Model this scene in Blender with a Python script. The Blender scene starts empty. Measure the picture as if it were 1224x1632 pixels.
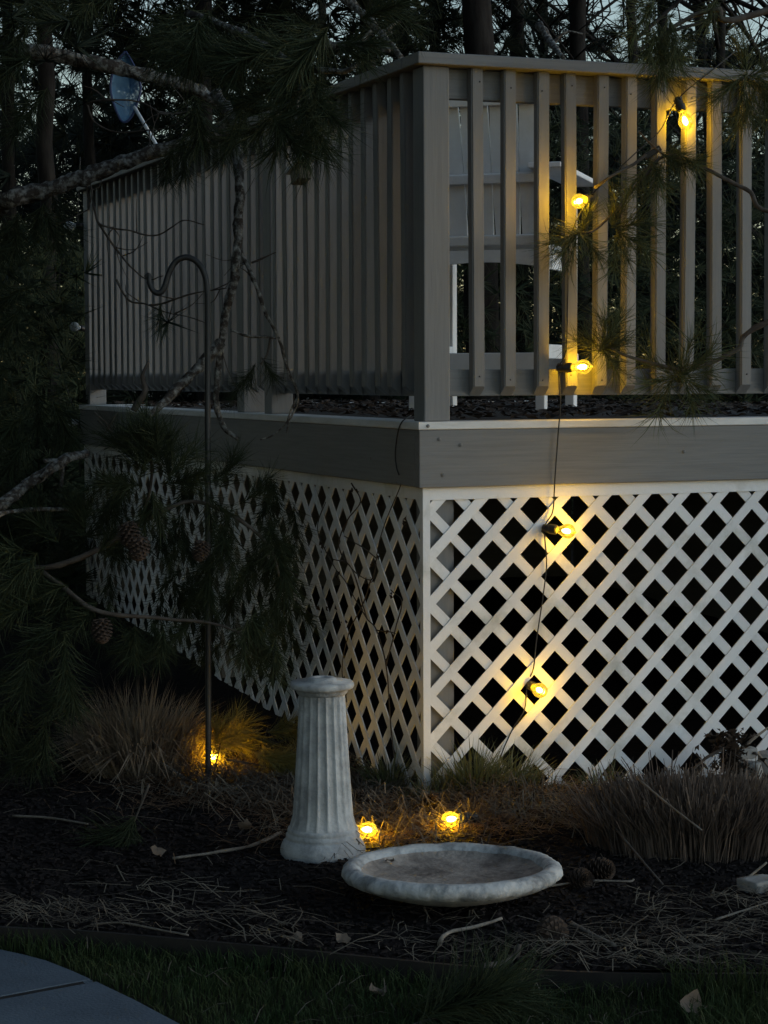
import bpy, bmesh, math, random
from math import sin, cos, pi, radians, sqrt, atan2
from mathutils import Vector, Matrix, noise

random.seed(7)
scene = bpy.context.scene
COL = scene.collection

# ------------------------------------------------------------------ camera
F = 3282.1
YAW, PITCH, ROLL = radians(21.307), radians(3.798), radians(0.262)
CAM = Vector((-2.539, -6.192, 1.405))
VD = Vector((sin(YAW) * cos(PITCH), cos(YAW) * cos(PITCH), -sin(PITCH)))
_r = Vector((cos(YAW), -sin(YAW), 0.0))
_u = _r.cross(VD)
VR = _r * cos(ROLL) - _u * sin(ROLL)
VU = _u * cos(ROLL) + _r * sin(ROLL)
cam_data = bpy.data.cameras.new("camera")
cam = bpy.data.objects.new("camera", cam_data)
COL.objects.link(cam)
mw = Matrix((VR, VU, -VD)).transposed().to_4x4()
mw.translation = CAM
cam.matrix_world = mw
cam_data.sensor_width = 36.0
cam_data.lens = 36.0 * F / 1632.0
cam_data.clip_start = 0.05
cam_data.clip_end = 600.0
scene.camera = cam

# ------------------------------------------------------------------ light
SUN_DIR = Vector((0.83, -0.53, 0.20)).normalized()      # towards the bright part of the dusk sky
SUN_EL = math.asin(SUN_DIR.z)
SUN_AZ = atan2(SUN_DIR.x, SUN_DIR.y)
world = bpy.data.worlds.new("World")
scene.world = world
world.use_nodes = True
wn = world.node_tree.nodes
wn.clear()
sky = wn.new("ShaderNodeTexSky")
sky.sky_type = 'NISHITA'
sky.sun_disc = False
sky.sun_elevation = SUN_EL
sky.sun_rotation = SUN_AZ
sky.air_density = 1.0
sky.dust_density = 0.4
sky.ozone_density = 0.5
bg = wn.new("ShaderNodeBackground")
bg.inputs["Strength"].default_value = 0.096
wo = wn.new("ShaderNodeOutputWorld")
world.node_tree.links.new(sky.outputs[0], bg.inputs[0])
world.node_tree.links.new(bg.outputs[0], wo.inputs[0])
sd = bpy.data.lights.new("sun", 'SUN')
sd.energy = 0.78
sd.angle = radians(50)
sd.color = (0.56, 0.79, 1.0)
sun = bpy.data.objects.new("sun", sd)
sun.rotation_euler = (-SUN_DIR).to_track_quat('-Z', 'Y').to_euler()
COL.objects.link(sun)
scene.view_settings.view_transform = 'Standard'
scene.view_settings.look = 'None'
scene.view_settings.gamma = 1.0
scene.view_settings.use_curve_mapping = False
scene.view_settings.exposure = 0.72
BULB_S = 150.0


# ------------------------------------------------------------------ surveying helpers
def ray(px, py):
    return VD + VR * ((px - 612) / F) - VU * ((py - 816) / F)


def on(px, py, axis, v):                    # point of the sight line where coordinate `axis` equals v
    q = ray(px, py)
    return CAM + q * ((v - CAM[axis]) / q[axis])


def deep(px, py, dist):
    return CAM + ray(px, py) * dist


# ------------------------------------------------------------------ materials
def mat(name, base, rough=0.7, var=0.0, scale=8.0, stretch=(1, 1, 1), second=None, bump=0.0, bscale=40.0, spec=0.3,
        detail=6.0, lo=0.4, hi=0.65, trans=0.0):
    m = bpy.data.materials.new(name)
    m.use_nodes = True
    nt = m.node_tree
    b = nt.nodes["Principled BSDF"]
    b.inputs["Roughness"].default_value = rough
    b.inputs["Specular IOR Level"].default_value = spec
    b.inputs["Base Color"].default_value = (*base, 1)
    tc = nt.nodes.new("ShaderNodeTexCoord")
    mp = nt.nodes.new("ShaderNodeMapping")
    mp.inputs["Scale"].default_value = stretch
    nt.links.new(tc.outputs["Object"], mp.inputs[0])
    if second is not None or var:
        n = nt.nodes.new("ShaderNodeTexNoise")
        n.inputs["Scale"].default_value = scale
        n.inputs["Detail"].default_value = detail
        n.inputs["Roughness"].default_value = 0.65
        nt.links.new(mp.outputs[0], n.inputs[0])
        r = nt.nodes.new("ShaderNodeValToRGB")
        r.color_ramp.elements[0].position = lo
        r.color_ramp.elements[1].position = hi
        r.color_ramp.elements[0].color = (*base, 1)
        if second is None:
            second = tuple(min(1, c * (1 - var)) for c in base)
        r.color_ramp.elements[1].color = (*second, 1)
        nt.links.new(n.outputs[0], r.inputs[0])
        nt.links.new(r.outputs[0], b.inputs["Base Color"])
    if bump:
        n2 = nt.nodes.new("ShaderNodeTexNoise")
        n2.inputs["Scale"].default_value = bscale
        n2.inputs["Detail"].default_value = 5
        nt.links.new(mp.outputs[0], n2.inputs[0])
        bp = nt.nodes.new("ShaderNodeBump")
        bp.inputs["Strength"].default_value = bump
        bp.inputs["Distance"].default_value = 0.01
        nt.links.new(n2.outputs[0], bp.inputs["Height"])
        nt.links.new(bp.outputs[0], b.inputs["Normal"])
    if trans:
        td = nt.nodes.new("ShaderNodeBsdfTranslucent")
        td.inputs[0].default_value = (*base, 1)
        mx = nt.nodes.new("ShaderNodeMixShader")
        mx.inputs[0].default_value = trans
        out = nt.nodes["Material Output"]
        nt.links.new(b.outputs[0], mx.inputs[1])
        nt.links.new(td.outputs[0], mx.inputs[2])
        nt.links.new(mx.outputs[0], out.inputs[0])
    return m


M_GREY_X = mat("grey_paint_along_x", (0.164, 0.166, 0.165), 0.6, second=(0.136, 0.138, 0.137), scale=6, stretch=(0.6, 8, 14), bump=0.12, bscale=9)
M_GREY_Y = mat("grey_paint_along_y", (0.164, 0.166, 0.165), 0.6, second=(0.136, 0.138, 0.137), scale=6, stretch=(8, 0.6, 14), bump=0.12, bscale=9)
M_GREY_Z = mat("grey_paint_upright", (0.174, 0.175, 0.173), 0.6, second=(0.154, 0.156, 0.155), scale=6, stretch=(10, 10, 0.7), bump=0.10, bscale=9)
M_TRIM = mat("white_edge_paint", (0.60, 0.61, 0.61), 0.55, second=(0.48, 0.49, 0.48), scale=5, stretch=(1, 1, 6), bump=0.15, bscale=20)
M_WHITE = mat("white_lattice", (0.66, 0.68, 0.70), 0.5, second=(0.33, 0.34, 0.30), scale=4.5, lo=0.52, hi=0.76, bump=0.12, bscale=60)
M_CHAIR = mat("white_chair_paint", (0.68, 0.70, 0.72), 0.5, second=(0.56, 0.57, 0.58), scale=7, lo=0.45, hi=0.75, bump=0.1, bscale=30)
M_DECK = mat("deck_boards", (0.06, 0.055, 0.05), 0.8, second=(0.03, 0.027, 0.024), scale=7, stretch=(0.8, 9, 9), bump=0.3)
M_STONE = mat("cast_stone", (0.42, 0.425, 0.42), 0.85, second=(0.19, 0.195, 0.195), scale=10, lo=0.42, hi=0.70, bump=0.5, bscale=55)
M_BOWL = mat("cast_stone_bowl", (0.42, 0.425, 0.42), 0.85, second=(0.13, 0.135, 0.135), scale=13, lo=0.44, hi=0.68, bump=0.6, bscale=45)
M_SILT = mat("dry_silt", (0.33, 0.285, 0.245), 0.95, second=(0.12, 0.10, 0.088), scale=10, lo=0.42, hi=0.66, bump=0.6, bscale=60)
M_ROCK = mat("field_stone", (0.26, 0.26, 0.25), 0.9, second=(0.14, 0.14, 0.135), scale=8, bump=0.7, bscale=18)
M_SOIL = mat("mulch_soil", (0.016, 0.013, 0.012), 0.95, second=(0.007, 0.006, 0.006), scale=30, bump=1.0, bscale=90, spec=0.06)
M_CHIP = mat("mulch_chip", (0.012, 0.010, 0.010), 0.8, second=(0.026, 0.022, 0.021), scale=14, lo=0.5, hi=0.8, spec=0.06)
M_LAWNSOIL = mat("lawn_soil", (0.018, 0.020, 0.012), 0.95, second=(0.028, 0.024, 0.016), scale=12, bump=0.8, bscale=60, spec=0.06)
M_FAR = mat("woodland_floor", (0.025, 0.02, 0.014), 0.95, second=(0.012, 0.012, 0.008), scale=2, bump=0.6, bscale=10)
M_GRASS = mat("lawn_grass", (0.030, 0.050, 0.020), 0.6, second=(0.050, 0.060, 0.026), scale=5, trans=0.25, spec=0.06)
M_TUFTGRASS = mat("tuft_grass", (0.085, 0.105, 0.045), 0.6, second=(0.16, 0.145, 0.075), scale=9, trans=0.25)
M_STRAW = mat("dry_straw", (0.125, 0.108, 0.084), 0.75, second=(0.045, 0.037, 0.030), scale=4, lo=0.40, hi=0.66, spec=0.06)
M_NEEDLELITTER = mat("brown_needles", (0.105, 0.062, 0.034), 0.8, second=(0.05, 0.032, 0.020), scale=5, lo=0.4, hi=0.66)
M_DRYGRASS = mat("dry_ornamental_grass", (0.26, 0.21, 0.155), 0.8, second=(0.11, 0.08, 0.058), scale=7, trans=0.2)
M_REDGRASS = mat("reddish_cut_grass", (0.130, 0.100, 0.080), 0.8, second=(0.050, 0.038, 0.032), scale=7, trans=0.15)
M_NEEDLE = mat("pine_needles", (0.028, 0.040, 0.022), 0.55, second=(0.042, 0.048, 0.025), scale=10, trans=0.2, spec=0.06)
M_NEEDLE_Y = mat("bulb_yellow_needles", (0.17, 0.155, 0.045), 0.55, second=(0.22, 0.17, 0.06), scale=10, trans=0.25)  # needles with the bulb's yellow light put into their colour
M_CROWN = mat("distant_foliage", (0.018, 0.024, 0.016), 0.8, second=(0.010, 0.013, 0.009), scale=1.5, spec=0.06)
M_BARK = mat("lichen_bark", (0.050, 0.043, 0.038), 0.95, second=(0.27, 0.275, 0.26), scale=42, lo=0.45, hi=0.66, bump=1.0, bscale=45, spec=0.06)
M_TRUNK = mat("trunk_bark", (0.028, 0.026, 0.024), 0.95, second=(0.010, 0.009, 0.009), scale=14, stretch=(1, 1, 0.25), bump=1.0, bscale=18, spec=0.06)
M_TWIG = mat("dark_twig", (0.055, 0.046, 0.040), 0.9, second=(0.10, 0.09, 0.08), scale=20, spec=0.06)
M_STICK = mat("bleached_stick", (0.20, 0.175, 0.145), 0.85, second=(0.11, 0.095, 0.08), scale=12, stretch=(1, 1, 1), bump=0.4)
M_CONE = mat("pine_cone_scales", (0.055, 0.037, 0.027), 0.8, second=(0.028, 0.020, 0.016), scale=30)
M_LEAF = mat("dead_leaf", (0.14, 0.11, 0.085), 0.8, second=(0.12, 0.09, 0.065), scale=15, trans=0.2)
M_DARKLEAF = mat("deck_leaf_litter", (0.040, 0.028, 0.020), 0.85, second=(0.018, 0.013, 0.010), scale=12)
M_PATIO = mat("blue_grey_paving", (0.088, 0.112, 0.140), 0.75, second=(0.060, 0.078, 0.100), scale=5, lo=0.35, hi=0.7, bump=0.3, bscale=120)
M_EDGING = mat("black_edging", (0.012, 0.011, 0.011), 0.6, second=(0.02, 0.017, 0.015), scale=8)
M_IRON = mat("black_iron", (0.012, 0.013, 0.014), 0.5, second=(0.02, 0.02, 0.021), scale=20, spec=0.5)
M_CORD = mat("black_cord", (0.010, 0.010, 0.010), 0.5, second=(0.014, 0.014, 0.014), scale=20, spec=0.4)
M_SCREW = mat("screw_metal", (0.20, 0.20, 0.20), 0.45, second=(0.10, 0.10, 0.10), scale=200)
M_POLE = mat("white_handle", (0.72, 0.76, 0.80), 0.4, second=(0.6, 0.64, 0.68), scale=20)
M_NETFRAME = mat("navy_hoop", (0.02, 0.035, 0.10), 0.5, second=(0.03, 0.05, 0.13), scale=10)


M_NEEDLE_R = mat("bulb_lit_green_needles", (0.060, 0.076, 0.036), 0.5, second=(0.085, 0.088, 0.042), scale=10, trans=0.2, spec=0.06)  # lighter needle copy, glow of the railing bulbs put into the green


def vary(m, lo, hi):                          # no two boards weathered quite alike
    nt = m.node_tree
    b = nt.nodes["Principled BSDF"]
    src = b.inputs["Base Color"].links[0].from_socket
    oi = nt.nodes.new("ShaderNodeObjectInfo")
    mr = nt.nodes.new("ShaderNodeMapRange")
    mr.inputs["To Min"].default_value = lo
    mr.inputs["To Max"].default_value = hi
    hs = nt.nodes.new("ShaderNodeHueSaturation")
    nt.links.new(oi.outputs["Random"], mr.inputs["Value"])
    nt.links.new(mr.outputs[0], hs.inputs["Value"])
    nt.links.new(src, hs.inputs["Color"])
    nt.links.new(hs.outputs[0], b.inputs["Base Color"])


vary(M_GREY_Z, 0.86, 1.12)
vary(M_WHITE, 0.90, 1.04)


def net_material():
    m = bpy.data.materials.new("blue_netting")
    m.use_nodes = True
    nt = m.node_tree
    b = nt.nodes["Principled BSDF"]
    tc = nt.nodes.new("ShaderNodeTexCoord")
    n = nt.nodes.new("ShaderNodeTexNoise")
    n.inputs["Scale"].default_value = 30
    r = nt.nodes.new("ShaderNodeValToRGB")
    r.color_ramp.elements[0].color = (0.07, 0.18, 0.34, 1)
    r.color_ramp.elements[1].color = (0.18, 0.38, 0.58, 1)
    nt.links.new(tc.outputs["Object"], n.inputs[0])
    nt.links.new(n.outputs[0], r.inputs[0])
    nt.links.new(r.outputs[0], b.inputs["Base Color"])
    t = nt.nodes.new("ShaderNodeBsdfTransparent")
    mx = nt.nodes.new("ShaderNodeMixShader")
    mx.inputs[0].default_value = 0.75
    nt.links.new(t.outputs[0], mx.inputs[1])
    nt.links.new(b.outputs[0], mx.inputs[2])
    nt.links.new(mx.outputs[0], nt.nodes["Material Output"].inputs[0])
    return m


def glass_material(name, lit):
    m = bpy.data.materials.new(name)
    m.use_nodes = True
    nt = m.node_tree
    nt.nodes.remove(nt.nodes["Principled BSDF"])
    out = nt.nodes["Material Output"]
    t = nt.nodes.new("ShaderNodeBsdfTransparent")
    t.inputs[0].default_value = (1.0, 0.86, 0.5, 1) if lit else (0.9, 0.92, 0.95, 1)
    g = nt.nodes.new("ShaderNodeBsdfGlossy")
    g.inputs["Roughness"].default_value = 0.08
    lw = nt.nodes.new("ShaderNodeLayerWeight")
    lw.inputs[0].default_value = 0.35
    mx = nt.nodes.new("ShaderNodeMixShader")
    nt.links.new(lw.outputs["Fresnel"], mx.inputs[0])
    nt.links.new(t.outputs[0], mx.inputs[1])
    nt.links.new(g.outputs[0], mx.inputs[2])
    last = mx
    if lit:                                   # the envelope itself glows from the filament inside
        e = nt.nodes.new("ShaderNodeEmission")
        e.inputs[0].default_value = (1.0, 0.68, 0.06, 1)
        e.inputs[1].default_value = 0.10
        a = nt.nodes.new("ShaderNodeAddShader")
        nt.links.new(mx.outputs[0], a.inputs[0])
        nt.links.new(e.outputs[0], a.inputs[1])
        last = a
    else:
        df = nt.nodes.new("ShaderNodeBsdfDiffuse")
        df.inputs[0].default_value = (0.85, 0.9, 0.95, 1)
        mx2 = nt.nodes.new("ShaderNodeMixShader")
        mx2.inputs[0].default_value = 0.65
        nt.links.new(mx.outputs[0], mx2.inputs[1])
        nt.links.new(df.outputs[0], mx2.inputs[2])
        last = mx2
    nt.links.new(last.outputs[0], out.inputs[0])
    return m


def emit_material(name, col, s):
    m = bpy.data.materials.new(name)
    m.use_nodes = True
    nt = m.node_tree
    nt.nodes.remove(nt.nodes["Principled BSDF"])
    e = nt.nodes.new("ShaderNodeEmission")
    e.inputs[0].default_value = (*col, 1)
    e.inputs[1].default_value = s
    nt.links.new(e.outputs[0], nt.nodes["Material Output"].inputs[0])
    return m


M_NET = net_material()
M_GLASS_LIT = glass_material("lit_bulb_glass", True)
M_GLASS_OFF = glass_material("unlit_bulb_glass", False)
FIL = (1.0, 0.60, 0.022)
M_FILAMENT = {k: emit_material("glowing_filament", FIL, BULB_S * k) for k in (1.0, 0.9, 1.5, 1.6, 1.45)}


# ------------------------------------------------------------------ mesh helpers
class MB:
    def __init__(self):
        self.v = []
        self.f = []

    def add(self, vs, fs):
        b = len(self.v)
        self.v.extend([tuple(x) for x in vs])
        self.f.extend([tuple(i + b for i in f) for f in fs])

    def box(self, lo, hi):
        x0, y0, z0 = lo
        x1, y1, z1 = hi
        self.add([(x0, y0, z0), (x1, y0, z0), (x1, y1, z0), (x0, y1, z0), (x0, y0, z1), (x1, y0, z1), (x1, y1, z1), (x0, y1, z1)],
                 [(0, 3, 2, 1), (4, 5, 6, 7), (0, 1, 5, 4), (1, 2, 6, 5), (2, 3, 7, 6), (3, 0, 4, 7)])

    def prism(self, poly, h):
        """poly: list of 3D points (planar), h: extrusion vector"""
        n = len(poly)
        h = Vector(h)
        p = [Vector(q) for q in poly]
        self.add(p + [q + h for q in p], [tuple(range(n - 1, -1, -1)), tuple(range(n, 2 * n))] +
                 [(i, (i + 1) % n, (i + 1) % n + n, i + n) for i in range(n)])

    def tube(self, pts, radii, n=8, bumpy=0.0, seed=0):
        pts = [Vector(p) for p in pts]
        m = len(pts)
        rings = []
        prev = None
        for i in range(m):
            t = (pts[min(i + 1, m - 1)] - pts[max(i - 1, 0)])
            t = t.normalized() if t.length > 1e-9 else Vector((0, 0, 1))
            if prev is None:
                a = t.orthogonal().normalized()
            else:
                a = (prev - t * prev.dot(t))
                a = a.normalized() if a.length > 1e-6 else t.orthogonal().normalized()
            prev = a
            b = t.cross(a)
            r = radii[i] if isinstance(radii, (list, tuple)) else radii
            ring = []
            for k in range(n):
                an = 2 * pi * k / n
                rr = r
                if bumpy:
                    q = pts[i] * 23 + (a * cos(an) + b * sin(an)) * 1.7
                    rr = r * (1 + bumpy * noise.noise(q + Vector((seed, 0, 0))) * 1.6)
                ring.append(pts[i] + a * (rr * cos(an)) + b * (rr * sin(an)))
            rings.append(ring)
        vs = [p for r in rings for p in r]
        fs = []
        for i in range(m - 1):
            for k in range(n):
                k2 = (k + 1) % n
                fs.append((i * n + k, i * n + k2, (i + 1) * n + k2, (i + 1) * n + k))
        fs.append(tuple(range(n - 1, -1, -1)))
        fs.append(tuple((m - 1) * n + k for k in range(n)))
        self.add(vs, fs)

    def ribbon(self, p0, p1, p2, w, side):
        """tapering 2-segment blade"""
        s = side * (w * 0.5)
        self.add([p0 - s, p0 + s, p1 + s * 0.8, p1 - s * 0.8, p2], [(0, 1, 2, 3), (3, 2, 4)])

    def lathe(self, prof, n=48, mod=None):
        vs = []
        for j, (r, z) in enumerate(prof):
            for k in range(n):
                a = 2 * pi * k / n
                rr, zz = (r, z) if mod is None else mod(j, r, z, a)
                vs.append((rr * cos(a), rr * sin(a), zz))
        fs = []
        for j in range(len(prof) - 1):
            for k in range(n):
                k2 = (k + 1) % n
                fs.append((j * n + k, j * n + k2, (j + 1) * n + k2, (j + 1) * n + k))
        self.add(vs, fs)

    def mesh(self, name, m=None, smooth=False):
        me = bpy.data.meshes.new(name)
        me.from_pydata(self.v, [], self.f)
        if m is not None:
            me.materials.append(m)
        if smooth:
            me.polygons.foreach_set("use_smooth", [True] * len(me.polygons))
        me.update()
        return me

    def build(self, name, m, parent=None, loc=(0, 0, 0), smooth=False):
        return link(name, self.mesh(name, m, smooth), parent, loc)


def link(name, me, parent=None, loc=(0, 0, 0), rot=None):
    o = bpy.data.objects.new(name, me)
    COL.objects.link(o)
    o.location = loc
    if rot is not None:
        o.rotation_mode = 'QUATERNION' if hasattr(rot, 'w') else 'XYZ'
        if hasattr(rot, 'w'):
            o.rotation_quaternion = rot
        else:
            o.rotation_euler = rot
    if parent is not None:
        o.parent = parent
    return o


def tag(o, label=None, cat=None, group=None, kind=None):
    if label:
        o["label"] = label
    if cat:
        o["category"] = cat
    if group:
        o["group"] = group
    if kind:
        o["kind"] = kind
    return o


def thing(name, label, cat, loc=(0, 0, 0), group=None):
    return tag(link(name, None, None, loc), label, cat, group)


def bevelbox(name, size, bev=0.004, seg=2):
    """mesh of a box centred at the origin with rounded edges"""
    bm = bmesh.new()
    bmesh.ops.create_cube(bm, size=1.0)
    for v in bm.verts:
        v.co = Vector((v.co.x * size[0], v.co.y * size[1], v.co.z * size[2]))
    if bev:
        bmesh.ops.bevel(bm, geom=list(bm.edges), offset=bev, segments=seg, affect='EDGES', profile=0.5)
    me = bpy.data.meshes.new(name)
    bm.to_mesh(me)
    bm.free()
    return me


def board(name, lo, hi, m, parent, bev=0.004):
    lo, hi = Vector(lo), Vector(hi)
    me = bevelbox(name, hi - lo, bev)
    me.materials.append(m)
    loc = (lo + hi) / 2
    if parent is not None:
        loc = loc - parent.location
    return link(name, me, parent, loc)


def spline(pts, n=8):
    pts = [Vector(p) for p in pts]
    P = [pts[0] * 2 - pts[1]] + pts + [pts[-1] * 2 - pts[-2]]
    out = []
    for i in range(1, len(P) - 2):
        for k in range(n):
            t = k / n
            a, b, c, d = P[i - 1], P[i], P[i + 1], P[i + 2]
            out.append(0.5 * ((2 * b) + (c - a) * t + (2 * a - 5 * b + 4 * c - d) * t * t + (3 * b - a - 3 * c + d) * t ** 3))
    out.append(P[-2])
    return out


def lerp_radii(r0, r1, n):
    return [r0 + (r1 - r0) * i / (n - 1) for i in range(n)]


def rnd(a, b):
    return random.uniform(a, b)


# ------------------------------------------------------------------ ground
EDGE = [Vector(p) for p in ((-9.0, 3.5), (-4.2, 0.55), (-2.4, -0.42), (-1.574, -1.0), (-1.388, -1.115), (-0.992, -1.438), (-0.788, -1.62),
                            (-0.569, -1.80), (-0.238, -1.99), (0.20, -2.16), (0.9, -2.42), (2.4, -3.0), (8.0, -5.2))]
EDGE3 = spline([Vector((p.x, p.y, 0)) for p in EDGE], 10)
NB = Vector((sin(YAW), cos(YAW), 0))            # into the bed
RB = Vector((cos(YAW), -sin(YAW), 0))


def edge_s(x, y):
    """signed distance of a point behind the edging line, measured along NB"""
    a = x * RB.x + y * RB.y
    best = None
    for i in range(len(EDGE3) - 1):
        a0, a1 = EDGE3[i].dot(RB), EDGE3[i + 1].dot(RB)
        if a0 <= a <= a1:
            t = (a - a0) / (a1 - a0)
            e = EDGE3[i].lerp(EDGE3[i + 1], t)
            return (Vector((x, y, 0)) - e).dot(NB)
    return (Vector((x, y, 0)) - EDGE3[0]).dot(NB)


def bed_z(x, y):
    z = 0.018 * noise.noise(Vector((x * 2.1, y * 2.1, 3))) + 0.010 * noise.noise(Vector((x * 9, y * 9, 1)))
    if y > 0.4:
        z += 0.046 * min(y - 0.4, 6.0)
    # small hump of litter where the lattice corner meets the bed
    z += 0.03 * math.exp(-((x - 0.25) ** 2 + (y + 0.12) ** 2) / 0.09)
    return z


def strip_grid(svals, zfun, name, m):
    mb = MB()
    tn = len(EDGE3)
    for s in svals:
        for e in EDGE3:
            p = e + NB * s
            mb.v.append((p.x, p.y, zfun(p.x, p.y, s)))
    for j in range(len(svals) - 1):
        for i in range(tn - 1):
            mb.f.append((j * tn + i, j * tn + i + 1, (j + 1) * tn + i + 1, (j + 1) * tn + i))
    return tag(mb.build(name, m, smooth=True), kind="structure")


bed_s = [0.0 + 0.045 * i for i in range(60)] + [2.7 + 0.25 * i for i in range(1, 34)]
strip_grid(bed_s, lambda x, y, s: bed_z(x, y), "mulch_bed", M_SOIL)
lawn_s = [0.004 - 0.05 * i for i in range(50)] + [-2.5 - 0.5 * i for i in range(1, 28)]
strip_grid(lawn_s[::-1], lambda x, y, s: -0.050 + 0.008 * noise.noise(Vector((x * 3, y * 3, 0))), "lawn", M_LAWNSOIL)
g = MB()
N = 40
for j in range(N + 1):
    for i in range(N + 1):
        x = -300 + 600 * i / N
        y = -300 + 600 * j / N
        g.v.append((x, y, -0.16))
for j in range(N):
    for i in range(N):
        g.f.append((j * (N + 1) + i, j * (N + 1) + i + 1, (j + 1) * (N + 1) + i + 1, (j + 1) * (N + 1) + i))
tag(g.build("ground", M_FAR), kind="structure")

# edging strip between bed and lawn
ed = MB()
ep = [e for e in EDGE3 if -4.0 < e.x < 3.0]
for i in range(len(ep) - 1):
    a, b = ep[i], ep[i + 1]
    n = NB * 0.012
    z1, z0 = 0.004, -0.09
    for p, q in ((a, b),):
        ed.add([p + Vector((0, 0, z0)), q + Vector((0, 0, z0)), q + Vector((0, 0, z1)), p + Vector((0, 0, z1)),
                p - n + Vector((0, 0, z0)), q - n + Vector((0, 0, z0)), q - n + Vector((0, 0, z1)), p - n + Vector((0, 0, z1))],
               [(0, 1, 2, 3), (7, 6, 5, 4), (3, 2, 6, 7)])
tag(ed.build("bed_edging", M_EDGING, smooth=False), "low black edging strip between the mulch bed and the lawn", "edging")

# patio
patio = tag(link("patio", None, None, (-1.9, -2.0, -0.03)), kind="structure")


def slab(poly, parent):
    mb = MB()
    mb.prism([Vector((x, y, -0.08)) - parent.location for x, y in poly], (0, 0, 0.05))
    o = mb.build("paving_slab", M_PATIO, parent)
    bm = bmesh.new()
    bm.from_mesh(o.data)
    bmesh.ops.bevel(bm, geom=[e for e in bm.edges if all(v.co.z > -0.01 for v in e.verts)], offset=0.004, segments=2, affect='EDGES')
    bm.to_mesh(o.data)
    bm.free()
    return o


jf = MB()
jf.prism([Vector((x, y, -0.0455)) - patio.location for x, y in ((-4.0, -1.5 - 2.33 * 0.235 - 0.02), (-1.46, -1.5 + 0.21 * 0.235 - 0.02), (-1.46, -1.5 + 0.21 * 0.235 + 0.02), (-4.0, -1.5 - 2.33 * 0.235 + 0.02))], (0, 0, 0.0130))
jf.build("paving_joint", M_EDGING, patio)


def jl(x):                                    # joint line between the two slabs
    return -1.5 + (x + 1.67) * 0.235


slab([(-4.0, jl(-4.0) + 0.010), (-1.436, jl(-1.436) + 0.010), (-1.465, -1.34), (-1.503, -1.235), (-1.545, -1.160), (-1.592, -1.091), (-1.75, -0.93), (-2.1, -0.72), (-2.7, -0.55), (-4.0, -0.5)], patio)
slab([(-4.0, jl(-4.0) - 0.010), (-4.0, -3.2), (-1.17, -3.2), (-1.20, -2.75), (-1.245, -2.3), (-1.29, -2.03), (-1.331, -1.847), (-1.382, -1.627), (-1.430, jl(-1.43) - 0.010)], patio)
slab([(-4.0, -3.216), (-4.0, -7.5), (-1.0, -7.5), (-1.14, -3.216)], patio)

# ------------------------------------------------------------------ deck
DX, DY = 3.0, 4.87
DZ = 1.253
deck = thing("deck", "raised wooden deck with grey railing and white lattice skirt around it", "deck", (0, 0, 0))
# boards, trim, fascia
nb = 33
for i in range(nb):
    y0 = 0.15 + i * (DY - 0.32) / nb
    board("deck_board", (0.14, y0 + 0.003, DZ - 0.030), (DX, y0 + (DY - 0.32) / nb - 0.003, DZ - 0.003), M_DECK, deck, 0.003)
board("edge_trim", (-0.004, -0.004, 1.2275), (DX, 0.142, DZ), M_TRIM, deck, 0.003)
board("edge_trim", (-0.004, 0.1425, 1.2275), (0.137, DY + 0.004, DZ), M_TRIM, deck, 0.003)
board("edge_trim", (0.1375, DY - 0.138, 1.2275), (DX, DY + 0.004, DZ), M_TRIM, deck, 0.003)
fx = board("fascia_board", (0.0, 0.0, 1.038), (DX, 0.038, 1.2270), M_GREY_X, deck, 0.003)
fy = board("fascia_board", (0.0, 0.0382, 1.039), (0.038, DY, 1.2270), M_GREY_Y, deck, 0.003)
board("fascia_board", (0.0382, DY - 0.038, 1.038), (DX, DY, 1.2270), M_GREY_X, deck, 0.003)
board("fascia_board", (DX - 0.038, 0.0382, 1.038), (DX, DY - 0.0382, 1.2270), M_GREY_Y, deck, 0.003)


def screw(p, nrm, parent, r=0.006):
    mb = MB()
    mb.lathe([(0.001, 0.0025), (r * 0.35, 0.002), (r * 0.45, 0.0005), (r * 0.8, 0.003), (r, 0.001), (r, -0.004)], 12)
    q = Vector((0, 0, 1)).rotation_difference(Vector(nrm))
    return link("screw", mb.mesh("screw", M_SCREW, True), parent, p, q)


for px, py in ((700, 700), (706, 757), (734, 709), (682, 679), (1090, 720)):
    p = on(px, py, 1, -0.001)
    if py == 679:
        p = on(px, py, 1, -0.005)
    screw(p, (0, -1, 0), deck)
for px, py in ((632, 769), (590, 730)):
    screw(on(px, py, 0, -0.001), (-1, 0, 0), deck, 0.005)

# posts above and below deck
CAPZ0, CAPZ1 = 2.4045, 2.4425


def post(x0, y0, z0=DZ + 0.0005, z1=CAPZ0 - 0.0005):
    return board("railing_post", (x0, y0, z0), (x0 + 0.092, y0 + 0.092, z1), M_GREY_Z, deck, 0.004)


post(0.031, 0.031)
post(0.031, 1.628)
post(0.031, 1.995)
post(0.031, 4.765)
post(2.86, 0.031)
post(1.62, 0.031)
for x, y in ((0.046, 0.046), (0.046, 2.4), (0.046, 4.7), (1.55, 0.05), (2.85, 0.05)):
    board("support_post", (x, y, -0.1), (x + 0.096, y + 0.096, 1.2265), M_GREY_Z, deck, 0.004)
# cap
board("rail_cap", (0.0, -0.002, CAPZ0), (DX, 0.142, CAPZ1), M_GREY_X, deck, 0.004)
board("rail_cap", (0.0, 0.1425, CAPZ0), (0.142, 2.05, CAPZ1), M_GREY_Y, deck, 0.004)
board("rail_cap", (0.0, 2.053, CAPZ0), (0.142, DY + 0.01, CAPZ1), M_GREY_Y, deck, 0.004)
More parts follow.
